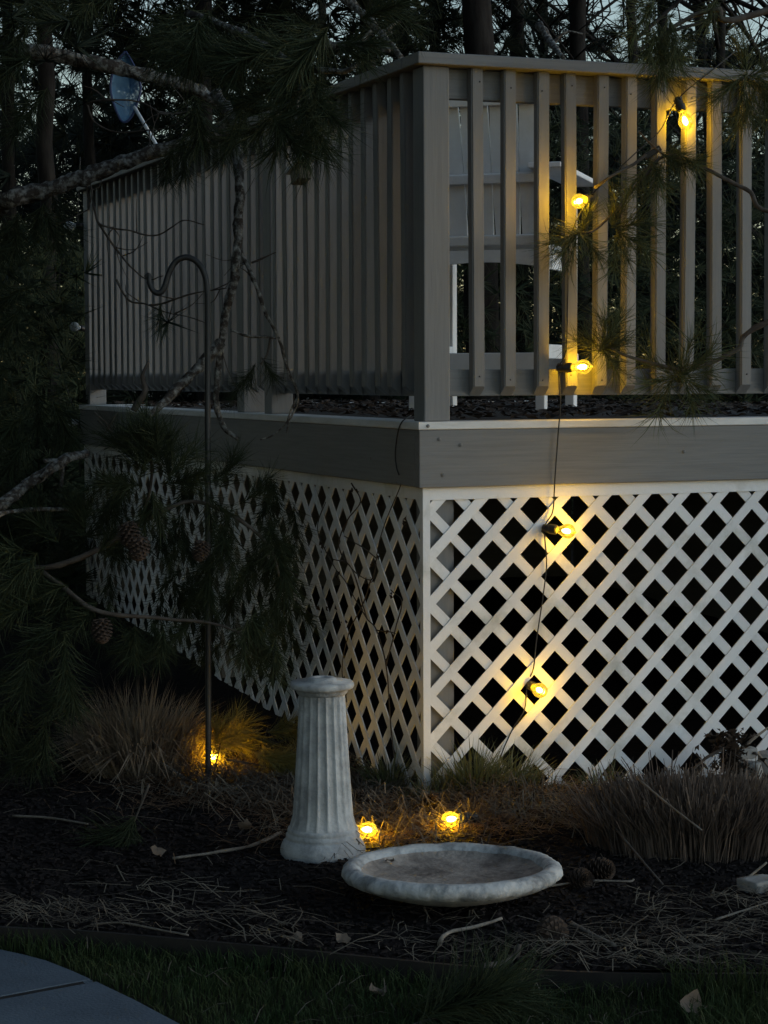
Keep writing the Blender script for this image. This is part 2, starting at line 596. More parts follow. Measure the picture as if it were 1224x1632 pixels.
# rails
for x0, x1 in ((0.1235, 1.6195), (1.7125, 2.8595)):
    board("rail", (x0, 0.070, 2.306), (x1, 0.106, CAPZ0 - 0.0005), M_GREY_X, deck, 0.003)
    board("rail", (x0, 0.070, 1.335), (x1, 0.106, 1.423), M_GREY_X, deck, 0.003)
for y0, y1 in ((0.1235, 1.6275), (1.7205, 1.9945), (2.0875, 4.7645)):
    board("rail", (0.070, y0, 2.306), (0.106, y1, CAPZ0 - 0.0005), M_GREY_Y, deck, 0.003)
    if y0 != 1.7205:
        board("rail", (0.070, y0, 1.335), (0.106, y1, 1.423), M_GREY_Y, deck, 0.003)


def baluster_mesh():
    """square picket, its foot cut on the slant; front is -Y"""
    w, d = 0.0425, 0.0385
    z0, z1 = 1.337, CAPZ0 - 0.001
    bm = bmesh.new()
    bmesh.ops.create_cube(bm, size=1.0)
    for v in bm.verts:
        x = v.co.x * w
        y = d * (v.co.y + 0.5)
        z = z1 if v.co.z > 0 else (z0 + (0.030 if v.co.y < 0 else 0.0))
        v.co = Vector((x, y, z - 1.87))
    bmesh.ops.bevel(bm, geom=[e for e in bm.edges if abs(e.verts[0].co.z - e.verts[1].co.z) > 0.2], offset=0.004, segments=2, affect='EDGES')
    me = bpy.data.meshes.new("baluster")
    bm.to_mesh(me)
    bm.free()
    me.materials.append(M_GREY_Z)
    return me


bal = baluster_mesh()
bal_rest = baluster_mesh()
k = 0
for xc in (0.225, 0.340, 0.4615, 0.5645, 0.6815, 0.790, 0.904, 1.016, 1.1205, 1.240, 1.353, 1.466, 1.575, 1.80, 1.915, 2.03, 2.145, 2.26, 2.375, 2.49, 2.605, 2.72):
    o = link("baluster", bal, deck, (xc, 0.0307 + rnd(-0.001, 0.001), 1.87))
    o.rotation_euler = (0, radians(rnd(-0.45, 0.45)), radians(rnd(-3.0, 3.0)))
ys = [0.215 + 0.124 * i for i in range(12)] + [1.79, 1.91] + [2.19 + 0.124 * i for i in range(21)]
for yc in ys:
    o = link("baluster", bal, deck, (0.0307 + rnd(-0.001, 0.001), yc, 1.87))
    o.rotation_euler = (radians(rnd(-0.3, 0.3)), 0, radians(-90 + rnd(-3.0, 3.0)))

nail = MB()
nail.lathe([(0.0002, 0.0012), (0.0026, 0.0010), (0.0030, -0.002)], 8)
nail = nail.mesh("nail", M_IRON, True)
for xc in (0.225, 0.340, 0.4615, 0.5645, 0.6815, 0.790, 0.904, 1.016, 1.1205, 1.240):
    for z in (2.352, 1.392):
        link("nail", nail, deck, (xc + rnd(-.006, .006), 0.0292, z + rnd(-.012, .012)), (pi / 2, 0, 0))

# lattice skirt
PER = 0.1527
SW = 0.0335


def clip(poly, axis, v, keep_less):
    out = []
    for i in range(len(poly)):
        a, b = poly[i], poly[(i + 1) % len(poly)]
        ia = (a[axis] <= v) if keep_less else (a[axis] >= v)
        ib = (b[axis] <= v) if keep_less else (b[axis] >= v)
        if ia:
            out.append(a)
        if ia != ib:
            t = (v - a[axis]) / (b[axis] - a[axis])
            out.append((a[0] + (b[0] - a[0]) * t, a[1] + (b[1] - a[1]) * t))
    return out


def lattice(u0, u1, z0, z1, cu, cz, to3d, nrm, parent):
    """diagonal slats on a rectangle; (cu, cz) is the centre of one opening"""
    p = PER / sqrt(2)
    cnt = int((u1 - u0 + z1 - z0) / PER) + 6
    for sgn, off in ((1, 0.0), (-1, 0.0048)):
        for i in range(-cnt, cnt):
            # line  z - cz = sgn*(u - cu) + (i+.5)*PER
            c = (i + 0.5) * PER
            dx, dz = 1 / sqrt(2), sgn / sqrt(2)
            nx, nz = -dz, dx
            b = (cu, cz + c)
            L = 9.0
            h = SW / 2 + rnd(-0.0007, 0.0007)
            poly = [(b[0] - dx * L - nx * h, b[1] - dz * L - nz * h), (b[0] + dx * L - nx * h, b[1] + dz * L - nz * h),
                    (b[0] + dx * L + nx * h, b[1] + dz * L + nz * h), (b[0] - dx * L + nx * h, b[1] - dz * L + nz * h)]
            for ax, v, kl in ((0, u0, False), (0, u1, True), (1, z0, False), (1, z1, True)):
                if poly:
                    poly = clip(poly, ax, v, kl)
            if len(poly) < 3:
                continue
            area = abs(sum(poly[j][0] * poly[(j + 1) % len(poly)][1] - poly[(j + 1) % len(poly)][0] * poly[j][1] for j in range(len(poly)))) / 2
            if area < 2e-4:
                continue
            mb = MB()
            mb.prism([Vector(to3d(u, z)) + Vector(nrm) * off for u, z in poly], Vector(nrm) * 0.0045)
            mb.build("lattice_slat", M_WHITE, parent)


c1 = on(752.1, 850.0, 1, 0.026)
c2 = on(645.8, 845.9, 0, 0.026)
panel = MB()
panel.box((0.047, 0.0225, 0.996), (DX - 0.03, 0.0385, 1.0375))
pr_ = panel.build("lattice_panel", M_WHITE, deck)
lattice(0.0475, DX - 0.03, -0.06, 0.9955, c1.x, c1.z, lambda u, z: (u, 0.0255, z), (0, 1, 0), pr_)
panel = MB()
panel.box((0.0225, 0.047, 0.996), (0.0385, DY - 0.03, 1.0385))
pl_ = panel.build("lattice_panel", M_WHITE, deck)
lattice(0.0475, DY - 0.03, -0.06, 0.9955, c2.y, c2.z, lambda u, z: (0.0255, u, z), (1, 0, 0), pl_)
cb = MB()
cb.prism([Vector(p) for p in ((0.0205, 0.0205, -0.06), (0.0462, 0.0205, -0.06), (0.0462, 0.0395, -0.06), (0.0395, 0.0395, -0.06), (0.0395, 0.0462, -0.06), (0.0205, 0.0462, -0.06))], (0, 0, 1.0973))
cb.build("corner_trim", M_WHITE, deck)
cb = MB()
cb.box((0.0205, DY - 0.0295, 0.0), (0.046, DY - 0.002, 1.0373))
cb.build("corner_trim", M_WHITE, deck)
# plain boarding closing the two sides that face the house and the woods
cb = MB()
cb.box((0.0465, DY - 0.036, 0.0), (DX - 0.04, DY - 0.02, 1.0373))
cb.build("skirt_board", M_GREY_X, deck)
cb = MB()
cb.box((DX - 0.028, 0.04, -0.06), (DX - 0.014, DY - 0.04, 1.0373))
cb.build("skirt_board", M_GREY_Y, deck)

# leaf litter on the deck
lit = MB()
for i in range(2600):
    x, y = rnd(0.15, DX - 0.1), rnd(0.12, DY - 0.1)
    r = rnd(0.012, 0.035)
    a = rnd(0, 2 * pi)
    q = [Vector((r * cos(a + t) * (1 if j % 2 == 0 else 0.5), r * sin(a + t) * (1 if j % 2 == 0 else 0.5), rnd(0, 0.02))) for j, t in enumerate((0, pi / 2, pi, 3 * pi / 2))]
    lit.add([v + Vector((x, y, DZ + 0.001)) for v in q], [(0, 1, 2, 3)])
tag(lit.build("leaf_litter", M_DARKLEAF), "dark dead leaves lying on the deck boards", "leaf litter", kind="stuff")


# ------------------------------------------------------------------ white chair on the deck
def tall_chair():
    loc = Vector((0.973, 1.718, DZ))
    t = thing("tall_chair", "tall white slatted wooden chair on the deck, seen from behind", "chair", (loc.x, loc.y, DZ - 0.002))
    t.rotation_euler = (0, 0, -radians(40))          # faces local +Y
    # local: x right, y forward, z up ; origin under the middle of the rear legs

    def slatpart(name, lo, hi, rotx=0.0, m=M_CHAIR, pivot=None, bev=0.004, roty=0.0):
        lo, hi = Vector(lo), Vector(hi)
        me = bevelbox(name, hi - lo, bev)
        me.materials.append(m)
        o = link(name, me, t, (lo + hi) / 2)
        o.rotation_euler = (rotx, roty, 0)
        return o
    # back slats, fanned and leaning back
    lean = radians(13)
    zb = 0.70
    for i in range(5):
        u = (i - 2)
        ang = u * 0.022
        L = 0.70 - 0.02 * abs(u)
        mb = MB()
        w0, w1 = 0.0495, 0.055
        pts = []
        for s in range(9):
            f = s / 8
            bul = 0.006 * sin(pi * f)
            w = w0 + (w1 - w0) * f + bul
            pts.append((w, f * L))
        poly = [Vector((w, 0, z)) for w, z in pts] + [Vector((-w, 0, z)) for w, z in reversed(pts)]
        mb.prism(poly, (0, 0.018, 0))
        o = link("back_slat", mb.mesh("back_slat", M_CHAIR), t, (u * 0.113, 0.06, zb))
        o.rotation_euler = (lean, ang, 0)
    # cross battens behind the back
    for z, w in ((0.715, 0.26), (0.965, 0.275), (1.275, 0.29)):
        d = 0.06 - (z - zb) * math.tan(lean) - 0.028
        slatpart("back_batten", (-w, d - 0.014, z - 0.02), (w, d + 0.014, z + 0.02), lean)
    # curved apron under the back
    mb = MB()
    pts = []
    for s in range(13):
        f = s / 12
        x = -0.31 + 0.62 * f
        pts.append((x, 0.595 + 0.03 * sin(pi * f)))
    poly = [Vector((x, 0, z)) for x, z in pts] + [Vector((0.31, 0, 0.675)), Vector((-0.31, 0, 0.675))]
    mb.prism(poly, (0, 0.025, 0))
    link("apron", mb.mesh("apron", M_CHAIR), t, (0, 0.035, 0))
    # seat
    for i in range(5):
        slatpart("seat_slat", (-0.28, 0.08 + i * 0.085, 0.680), (0.28, 0.155 + i * 0.085, 0.700), 0.02)
    # legs
    for x in (-0.275, 0.275):
        slatpart("leg", (x - 0.02, -0.02, 0), (x + 0.02, 0.032, 0.67), -0.06)
        slatpart("leg", (x - 0.02, 0.48, 0), (x + 0.02, 0.545, 0.93), 0.0)
        slatpart("side_rail", (x - 0.041, 0.03, 0.60), (x - 0.0205, 0.50, 0.675), 0)
        slatpart("armrest", (x * 1.12 - 0.07, -0.10, 0.985), (x * 1.12 + 0.07, 0.60, 1.007), -0.03)
        slatpart("arm_support", (x - 0.018, 0.485, 0.925), (x + 0.018, 0.535, 0.985), 0)
        slatpart("arm_support", (x - 0.018, -0.04, 0.65), (x + 0.018, 0.005, 0.985), 0.05)
        slatpart("stretcher", (x - 0.0195, 0.03, 0.22), (x + 0.0195, 0.48, 0.28), 0)
    slatpart("foot_rail", (-0.295, -0.046, 0.165), (0.295, -0.021, 0.245), 0)
    slatpart("foot_rail", (-0.295, 0.546, 0.165), (0.295, 0.57, 0.245), 0)
    return t


tall_chair()

# end of another seat showing between the left balusters
arm_loc = on(476, 270, 0, 0.012)
t = thing("chair_arm", "pale slanted chair-arm end poking out between the dark left balusters", "chair arm", arm_loc)
me = bevelbox("arm_board", (0.06, 0.19, 0.016), 0.003)
me.materials.append(M_TRIM)
o = link("arm_board", me, t, (-0.004, -0.03, 0.012))
o.rotation_euler = (radians(-14), radians(6), 0)
me = bevelbox("arm_block", (0.05, 0.10, 0.05), 0.003)
me.materials.append(M_STICK)
o = link("arm_block", me, t, (0.002, -0.02, -0.024))
o.rotation_euler = (radians(-10), 0, 0)


# ------------------------------------------------------------------ string lights
def bulb(px_p, axis_dir, label, lit=True, scale=1.0):
    """socket base at the cord, bulb pointing along axis_dir"""
    p = Vector(px_p)
    dr = Vector(axis_dir).normalized()
    t = thing("string_light_bulb", label, "light bulb", p - dr * 0.035, "bulbs of the string lights")
    t.rotation_mode = 'QUATERNION'
    t.rotation_quaternion = Vector((0, 0, 1)).rotation_difference(dr)
    s = MB()
    s.lathe([(0.002, -0.046), (0.009, -0.045), (0.012, -0.038), (0.014, -0.02), (0.0165, -0.018), (0.0165, 0.004), (0.0145, 0.006), (0.0135, 0.008), (0.001, 0.008)], 20)
    s.tube([Vector((-0.016, 0, -0.036)), Vector((0.016, 0, -0.036))], 0.0055, 8)
    s.build("socket", M_CORD, t, smooth=False)
    gmb = MB()
    prof = [(0.0105, 0.0082), (0.012, 0.014), (0.016, 0.022), (0.0215, 0.031), (0.0245, 0.040), (0.0250, 0.047), (0.0235, 0.055), (0.019, 0.063), (0.012, 0.069), (0.006, 0.072), (0.0035, 0.075), (0.0005, 0.0765)]
    gmb.lathe(prof, 28)
    go = gmb.build("glass", M_GLASS_LIT if lit else M_GLASS_OFF, t, smooth=True)
    f = MB()
    f.lathe([(0.0004, 0.024), (0.005, 0.028), (0.0085, 0.036), (0.009, 0.046), (0.0065, 0.053), (0.0004, 0.057)] if lit else [(0.0008, 0.02), (0.002, 0.03), (0.002, 0.05), (0.0004, 0.052)], 16)
    f.build("filament", M_FILAMENT[scale] if lit else M_SCREW, t, smooth=True)
    return t


YB = -0.036
b1 = on(1091, 190, 1, 0.0)
b2 = on(925, 320, 1, -0.07)
b3 = on(925, 585, 1, YB)
b4 = on(900, 846, 1, YB)
b5 = on(858, 1099, 1, -0.03)
b6 = on(722, 1305, 2, 0.045)
b7 = on(582, 1322, 2, 0.045)
b8 = on(338, 1207, 2, 0.075)
D1 = VR * 0.30 - VU * 0.9 - VD * 0.02
D2 = -VD * 0.75 - VR * 0.55 - VU * 0.25
D3 = VR * 0.95 + VU * 0.03 - VD * 0.22
D4 = VR * 0.9 - VU * 0.12 - VD * 0.45
D5 = VR * 0.45 - VU * 0.2 - VD * 0.85
D6 = -VR * 0.92 - VU * 0.05 - VD * 0.35
D7 = VR * 0.95 - VU * 0.05 - VD * 0.3
D8 = VR * 0.5 + VU * 0.2 - VD * 0.75
bulb(b1, D1, "lit bulb hanging just under the rail cap at the top right", scale=1.45)
bulb(b2, D2, "lit bulb facing out, above the pine needles in front of the balusters", scale=1.45)
bulb(b3, D3, "lit bulb lying sideways against the bottom of the right balusters", scale=1.45)
bulb(b4, D4, "lit bulb in front of the upper part of the white lattice")
bulb(b5, D5, "lit bulb in front of the lower part of the white lattice", scale=0.9)
bulb(b6, D6, "lit bulb on the straw below the lattice corner, behind the bowl", scale=1.5)
bulb(b7, D7, "lit bulb on the ground right beside the pedestal foot", scale=1.5)
bulb(b8, D8, "lit bulb on the ground behind the shepherd hook pole", scale=1.6)
bulb(on(113, 360, 1, 4.92), -VR * 1.0 - VU * 0.05 - VD * 0.2, "unlit clear bulb beside the far left post, topmost of three", False)
bulb(on(121, 521, 1, 4.92), -VR * 0.6 + VU * 0.1 - VD * 0.7, "unlit clear bulb beside the far left post, middle of three", False)
bulb(on(117, 673, 1, 4.92), -VR * 0.8 - VD * 0.4, "unlit clear bulb beside the far left fascia end, lowest of three", False)


def sock(p, d_):                               # where the cord meets a socket
    return Vector(p) - Vector(d_).normalized() * 0.072


cordpts = [on(1300, -8, 1, 0.10), on(1200, 60, 1, 0.06), on(1140, 108, 1, -0.008), sock(b1, D1), on(1052, 208, 1, -0.03), on(1015, 242, 1, -0.06), on(985, 270, 1, -0.06), sock(b2, D2) + Vector((0, 0.012, 0)),
           on(909, 380, 1, -0.03), on(905, 470, 1, -0.02), on(902, 560, 1, -0.015), sock(b3, D3), on(893, 640, 1, -0.02), on(889, 700, 1, -0.014), on(884, 770, 1, -0.012), on(881, 815, 1, 0.01),
           sock(b4, D4), on(871, 900, 1, 0.014), on(864, 960, 1, 0.016), on(855, 1020, 1, 0.016), on(850, 1066, 1, 0.010), sock(b5, D5), on(836, 1130, 1, 0.014), on(818, 1160, 1, 0.016), on(800, 1200, 1, 0.01), on(790, 1235, 1, -0.03),
           on(775, 1285, 2, 0.03), on(752, 1306, 2, 0.02), sock(b6, D6), on(690, 1332, 2, 0.008), on(640, 1338, 2, 0.008), on(600, 1330, 2, 0.012), sock(b7, D7),
           on(520, 1310, 2, 0.012), on(450, 1275, 2, 0.015), on(390, 1240, 2, 0.02), on(350, 1216, 2, 0.04), sock(b8, D8)]
mb = MB()
cs = spline(cordpts, 7)
mb.tube(cs, 0.0023, 6)
tag(mb.build("light_cord", M_CORD, smooth=True), "thin black cord of the lit string lights trailing down railing and lattice", "cord")
mb = MB()
mb.tube(spline([on(128, 250, 1, 4.9), on(124, 340, 1, 4.93), on(122, 360, 1, 4.93), on(96, 430, 1, 4.95), on(100, 500, 1, 4.95), on(124, 523, 1, 4.93), on(112, 545, 1, 4.95), on(92, 565, 1, 4.98), on(110, 630, 1, 4.95), on(124, 672, 1, 4.93), on(128, 760, 1, 4.93)], 7), 0.0026, 6)
tag(mb.build("light_cord", M_CORD, smooth=True), "black cord with the unlit bulbs beside the far left post", "cord")
mb = MB()
mb.tube(spline([on(655, 662, 0, 0.05), on(641, 672, 0, -0.006), on(634, 690, 0, -0.010), on(630, 722, 0, -0.010), on(632, 745, 0, -0.009), on(636, 757, 0, -0.008)], 7), 0.0024, 6)
tag(mb.build("cable_end", M_CORD, smooth=True), "loose end of black cable hanging over the left fascia near the corner", "cable")

# dark clip holding the cord to the pine branch
cp = on(1040, 243, 1, -0.075)
t = thing("cord_clip", "black plastic clip holding the cord to a pine twig at the railing", "clip", cp)
dirc = (VR * 0.85 + VU * 0.52).normalized()
me = bevelbox("clip_body", (0.062, 0.018, 0.020), 0.003)
me.materials.append(M_CORD)
qr = Vector((1, 0, 0)).rotation_difference(dirc)
link("clip_body", me, t, (0, 0, 0), qr)
s_ = MB()
s_.lathe([(0.0004, 0.0015), (0.0028, 0.001), (0.003, -0.003)], 10)
link("rivet", s_.mesh("rivet", M_SCREW, True), t, dirc * 0.021 - VD * 0.0105, Vector((0, 0, 1)).rotation_difference(-VD))
mb = MB()
mb.tube([on(1045, 236, 1, -0.07) , on(1010, 262, 1, -0.075), on(975, 280, 1, -0.07), on(948, 299, 1, -0.065)], [0.006, 0.0055, 0.005, 0.0045], 8)
tag(mb.build("twig", M_TWIG, smooth=True), "straight dark twig reaching from the clip down to the round lit bulb", "twig")

# ------------------------------------------------------------------ shepherd hook
HP = on(332, 1246, 2, 0.02)
hd = (HP - CAM).dot(VD)
t = thing("shepherd_hook", "black iron shepherd hook pole standing left of the pedestal", "garden hook", HP)
mb = MB()
path = [HP + Vector((0, 0, -0.15)), HP, deep(332, 1000, hd), deep(331, 700, hd), deep(331, 520, hd), deep(330, 460, hd), deep(324, 432, hd), deep(312, 416, hd), deep(296, 410, hd), deep(280, 417, hd), deep(269, 436, hd), deep(262, 458, hd),
        deep(254, 467, hd), deep(244, 463, hd), deep(238, 450, hd), deep(237, 438, hd), deep(231, 442, hd)]
sp = spline([p - HP for p in path], 7)
mb.tube(sp, [0.0105] * (len(sp) - 30) + lerp_radii(0.0105, 0.007, 30), 10)
mb.build("hook_pole", M_IRON, t, smooth=True)
# ------------------------------------------------------------------ bird bath in two pieces
PP = on(515, 1362, 2, 0.0)
t = thing("pedestal", "pale fluted stone pedestal standing upright without its bowl", "pedestal", (PP.x, PP.y, -0.006))
NF = 18


def flute(j, r, z, a):
    return (r * (1 - 0.055 * (abs(sin(a * NF / 2)) ** 0.6 < 0.45)), z)


mb = MB()
prof = [(0.060, 0.0), (0.118, 0.0), (0.124, 0.012), (0.123, 0.03), (0.116, 0.048), (0.110, 0.056), (0.1075, 0.058), (0.109, 0.063), (0.1085, 0.070), (0.104, 0.074), (0.1035, 0.077), (0.1045, 0.081), (0.1025, 0.088), (0.096, 0.092)]
mb.lathe(prof, 72, lambda j, r, z, a: (r * (1 + (0.02 * abs(sin(a * 7 + z * 40)) * (1 if 1 <= j <= 4 else 0))), z))
mb.build("base", M_STONE, t, smooth=True)
mb = MB()
sh = []
for i in range(13):
    f = i / 12
    z = 0.090 + f * 0.393
    r = 0.0905 - 0.026 * f ** 0.85 + (0.006 if i == 0 else 0)
    sh.append((r, z))


def flut2(j, r, z, a):
    f = (z - 0.09) / 0.393
    k = abs(sin(a * NF / 2))
    depth = 0.0085 * min(1, max(0, (f) * 10)) * min(1, max(0, (1 - f) * 12))
    return (r - depth * (1 - (1 - k) ** 2 * 1.0 if k < 1 else 1) + 0.002, z)


mb.lathe(sh, 144, flut2)
mb.build("fluted_shaft", M_STONE, t, smooth=True)
mb = MB()
mb.lathe([(0.066, 0.4800), (0.072, 0.4840), (0.076, 0.4900), (0.078, 0.4960), (0.090, 0.5000), (0.0935, 0.5050), (0.0935, 0.5140), (0.090, 0.5190), (0.045, 0.5210), (0.042, 0.5280), (0.036, 0.5315), (0.014, 0.5320), (0.010, 0.5260), (0.0005, 0.5260)], 56)
mb.build("top_disc", M_STONE, t, smooth=True)

BP = on(720, 1386, 2, 0.085)
t = thing("bird_bath_bowl", "wide shallow stone bird bath bowl lying on the mulch beside its pedestal", "bird bath", (BP.x, BP.y, 0.012))
t.rotation_euler = (radians(-1.5), radians(1.0), 0.4)
mb = MB()
RO = 0.296


def rim(j, r, z, a):
    if 4 <= j <= 9:
        lf = abs(sin(a * 14))
        r = r - 0.0045 * ((1 - abs(sin(a * 13 + j * 0.30))) ** 4 + (1 - abs(sin(a * 13 - j * 0.30))) ** 4) + 0.0022 * noise.noise(Vector((a * 9, j * 2.0, 0)))
    ch = 0.004 * noise.noise(Vector((cos(a) * 6, sin(a) * 6, z * 20)))
    return (r + ch, z + 0.6 * ch * (1 if j > 5 else 0))


prof = [(0.0005, 0.0), (0.12, 0.0), (0.15, 0.006), (0.22, 0.026), (0.272, 0.046), (0.290, 0.056), (RO, 0.066), (RO - 0.001, 0.076), (0.288, 0.086), (0.274, 0.091), (0.258, 0.090), (0.249, 0.084), (0.243, 0.074)]
mb.lathe(prof, 224, rim)
mb.build("bowl", M_BOWL, t, smooth=True)
mb = MB()
mb.lathe([(0.2435, 0.0745), (0.236, 0.067), (0.21, 0.058), (0.15, 0.051), (0.08, 0.048), (0.0005, 0.047)], 72, lambda j, r, z, a: (r, z + 0.002 * noise.noise(Vector((r * cos(a) * 20, r * sin(a) * 20, 0)))))
mb.build("basin_silt", M_SILT, t, smooth=True)


# ------------------------------------------------------------------ pine needle tufts
def tuft_mesh(name, n, L, width, m, droop=0.15, spread=1.0, stem=True):
    """a shoot along +Z with long needles brushing out of its upper part"""
    mb = MB()
    for i in range(n):
        z = rnd(-0.02, 0.10) * L / 0.12
        az = rnd(0, 2 * pi)
        el = rnd(0.15, 1.25) * spread
        d0 = Vector((cos(az) * sin(el), sin(az) * sin(el), cos(el)))
        ln = L * rnd(0.7, 1.1)
        p0 = Vector((0, 0, z))
        p1 = p0 + d0 * ln * 0.5
        d1 = (d0 + Vector((rnd(-.2, .2), rnd(-.2, .2), rnd(-droop * 1.6, droop * 0.6)))).normalized()
        p2 = p1 + d1 * ln * 0.5
        side = d0.cross(Vector((rnd(-1, 1), rnd(-1, 1), rnd(-1, 1))))
        side = side.normalized() if side.length > 1e-4 else d0.orthogonal().normalized()
        mb.ribbon(p0, p1, p2, width, side)
    me = mb.mesh(name, m)
    return me


TUFTS = [tuft_mesh("needle_tuft", 130, 0.125, 0.0021, M_NEEDLE) for _ in range(4)]
TUFTS_D = [tuft_mesh("needle_tuft", 190, 0.14, 0.0023, M_NEEDLE, droop=0.3) for _ in range(3)]
TUFTS_R = [tuft_mesh("needle_tuft", 75, 0.135, 0.0022, M_NEEDLE_R, droop=0.2) for _ in range(4)]
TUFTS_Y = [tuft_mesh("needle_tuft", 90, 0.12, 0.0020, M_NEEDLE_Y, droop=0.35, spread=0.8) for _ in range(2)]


def scr(ang, out=0.0):
    """direction seen at angle ang (deg, 0 = right, 90 = up) plus a part towards the viewer"""
    a = radians(ang)
    return (VR * cos(a) + VU * sin(a) - VD * out).normalized()


def tuft(parent, p, d_, s=1.0, bank=None):
    bank = bank or TUFTS
    q = Vector((0, 0, 1)).rotation_difference(Vector(d_).normalized())
    q = q @ Matrix.Rotation(rnd(0, 2 * pi), 3, 'Z').to_quaternion()
    o = link("needle_tuft", random.choice(bank), parent, Vector(p) - parent.location, q)
    o.scale = (s, s, s)
    return o


def limb(parent, pts, r0, r1, name="branch", m=None, bumpy=0.38, n=9, jit=0.006):
    sp_ = spline(pts, 8)
    sp_ = [p + Vector((noise.noise(p * 9), noise.noise(p * 9 + Vector((5, 0, 0))), noise.noise(p * 9 + Vector((0, 5, 0))))) * jit for p in sp_]
    mb_ = MB()
    mb_.tube([p - parent.location for p in sp_], lerp_radii(r0, r1, len(sp_)), n, bumpy)
    return mb_.build(name, m or M_BARK, parent, smooth=True)


def crown_mesh(name, nt, rx, rz, m, blade=0.20, wid=0.010, nb_=26, hollow=0.3, seed=0, tri=True):
    """many separate needle sprays through an uneven volume (unit centre at the origin)"""
    rs = random.Random(seed)
    mb_ = MB()
    lobes = [(Vector((rs.uniform(-.75, .75) * rx, rs.uniform(-.75, .75) * rx, rs.uniform(-.9, .9) * rz)), rs.uniform(.25, .5)) for _ in range(16)]
    for i in range(nt):
        c, lr = rs.choice(lobes)
        v = Vector((rs.gauss(0, 1), rs.gauss(0, 1), rs.gauss(0, .6)))
        p = c + v * lr * rx * 0.55
        ax = Vector((rs.gauss(0, 1), rs.gauss(0, 1), rs.gauss(0.3, .6))).normalized()
        for _ in range(nb_):
            d0 = (ax + Vector((rs.gauss(0, .6), rs.gauss(0, .6), rs.gauss(0, .6)))).normalized()
            s_ = d0.orthogonal().normalized() * wid * .5
            ln = blade * rs.uniform(.6, 1.1)
            b = len(mb_.v)
            mb_.v += [tuple(p - s_), tuple(p + s_), tuple(p + d0 * ln)]
            mb_.f.append((b, b + 1, b + 2))
    return mb_.mesh(name, m)


# ------------------------------------------------------------------ left pine (trunk just outside the frame)
TL = Vector((-2.35, 2.4, 0.0))
pine_l = thing("pine_tree", "big pine at the left edge whose lichen branches hang over the left railing", "tree", TL)
limb(pine_l, [TL + Vector((0, 0, -0.1)), TL + Vector((0.05, 0, 2)), TL + Vector((0.0, 0.05, 5)), TL + Vector((0.1, 0.1, 9.5))], 0.19, 0.08, "trunk", M_TRUNK, 0.15, 14, 0.02)
D = 7.6
# long lichen limb crossing in from the left
limb(pine_l, [TL + Vector((0.05, 0, 2.15)), deep(-60, 330, 7.9), deep(0, 320, D), deep(60, 305, D), deep(130, 283, D), deep(190, 262, D), deep(250, 240, D), deep(320, 222, D), deep(372, 190, D)], 0.040, 0.022)
# upper limb
limb(pine_l, [TL + Vector((0.05, 0, 3.0)), deep(-40, 60, 7.9), deep(30, 78, D), deep(100, 90, D), deep(170, 105, D), deep(240, 122, D), deep(310, 140, D), deep(350, 170, D)], 0.036, 0.018)
# hanging dead limb in front of the left balusters
limb(pine_l, [deep(345, 150, D), deep(372, 200, D - .2), deep(380, 280, D - .3), deep(381, 360, D - .35), deep(374, 440, D - .4), deep(358, 510, D - .4), deep(350, 570, D - .4), deep(345, 640, D - .4), deep(358, 680, D - .4), deep(380, 702, D - .4)], 0.022, 0.007)
limb(pine_l, [deep(352, 545, D - .4), deep(320, 580, D - .45), deep(290, 612, D - .5), deep(262, 640, D - .55), deep(236, 662, D - .6)], 0.020, 0.012)
limb(pine_l, [deep(384, 400, D - .35), deep(402, 440, D - .4), deep(420, 490, D - .4), deep(440, 530, D - .4), deep(456, 580, D - .4), deep(475, 627, D - .4), deep(470, 655, D - .4), deep(440, 690, D - .4), deep(415, 702, D - .4)], 0.008, 0.0022)
limb(pine_l, [deep(368, 525, D - .4), deep(395, 535, D - .42), deep(420, 537, D - .42), deep(440, 540, D - .42)], 0.005, 0.003)
limb(pine_l, [deep(475, 635, D - .4), deep(462, 660, D - .4), deep(457, 690, D - .42)], 0.004, 0.003)
# sloping pale dead limbs lower left
limb(pine_l, [deep(-60, 850, 6.9), deep(0, 806, 7.0), deep(50, 770, 7.1), deep(100, 735, 7.2), deep(140, 722, 7.3)], 0.024, 0.016)
limb(pine_l, [deep(66, 762, 7.1), deep(86, 738, 7.15), deep(100, 745, 7.2), deep(98, 775, 7.2)], 0.010, 0.006)
limb(pine_l, [deep(70, 735, 7.15), deep(100, 734, 7.2)], 0.008, 0.006)
limb(pine_l, [deep(-40, 832, 6.8), deep(0, 820, 6.9), deep(40, 812, 7.0), deep(110, 812, 7.05)], 0.013, 0.006)
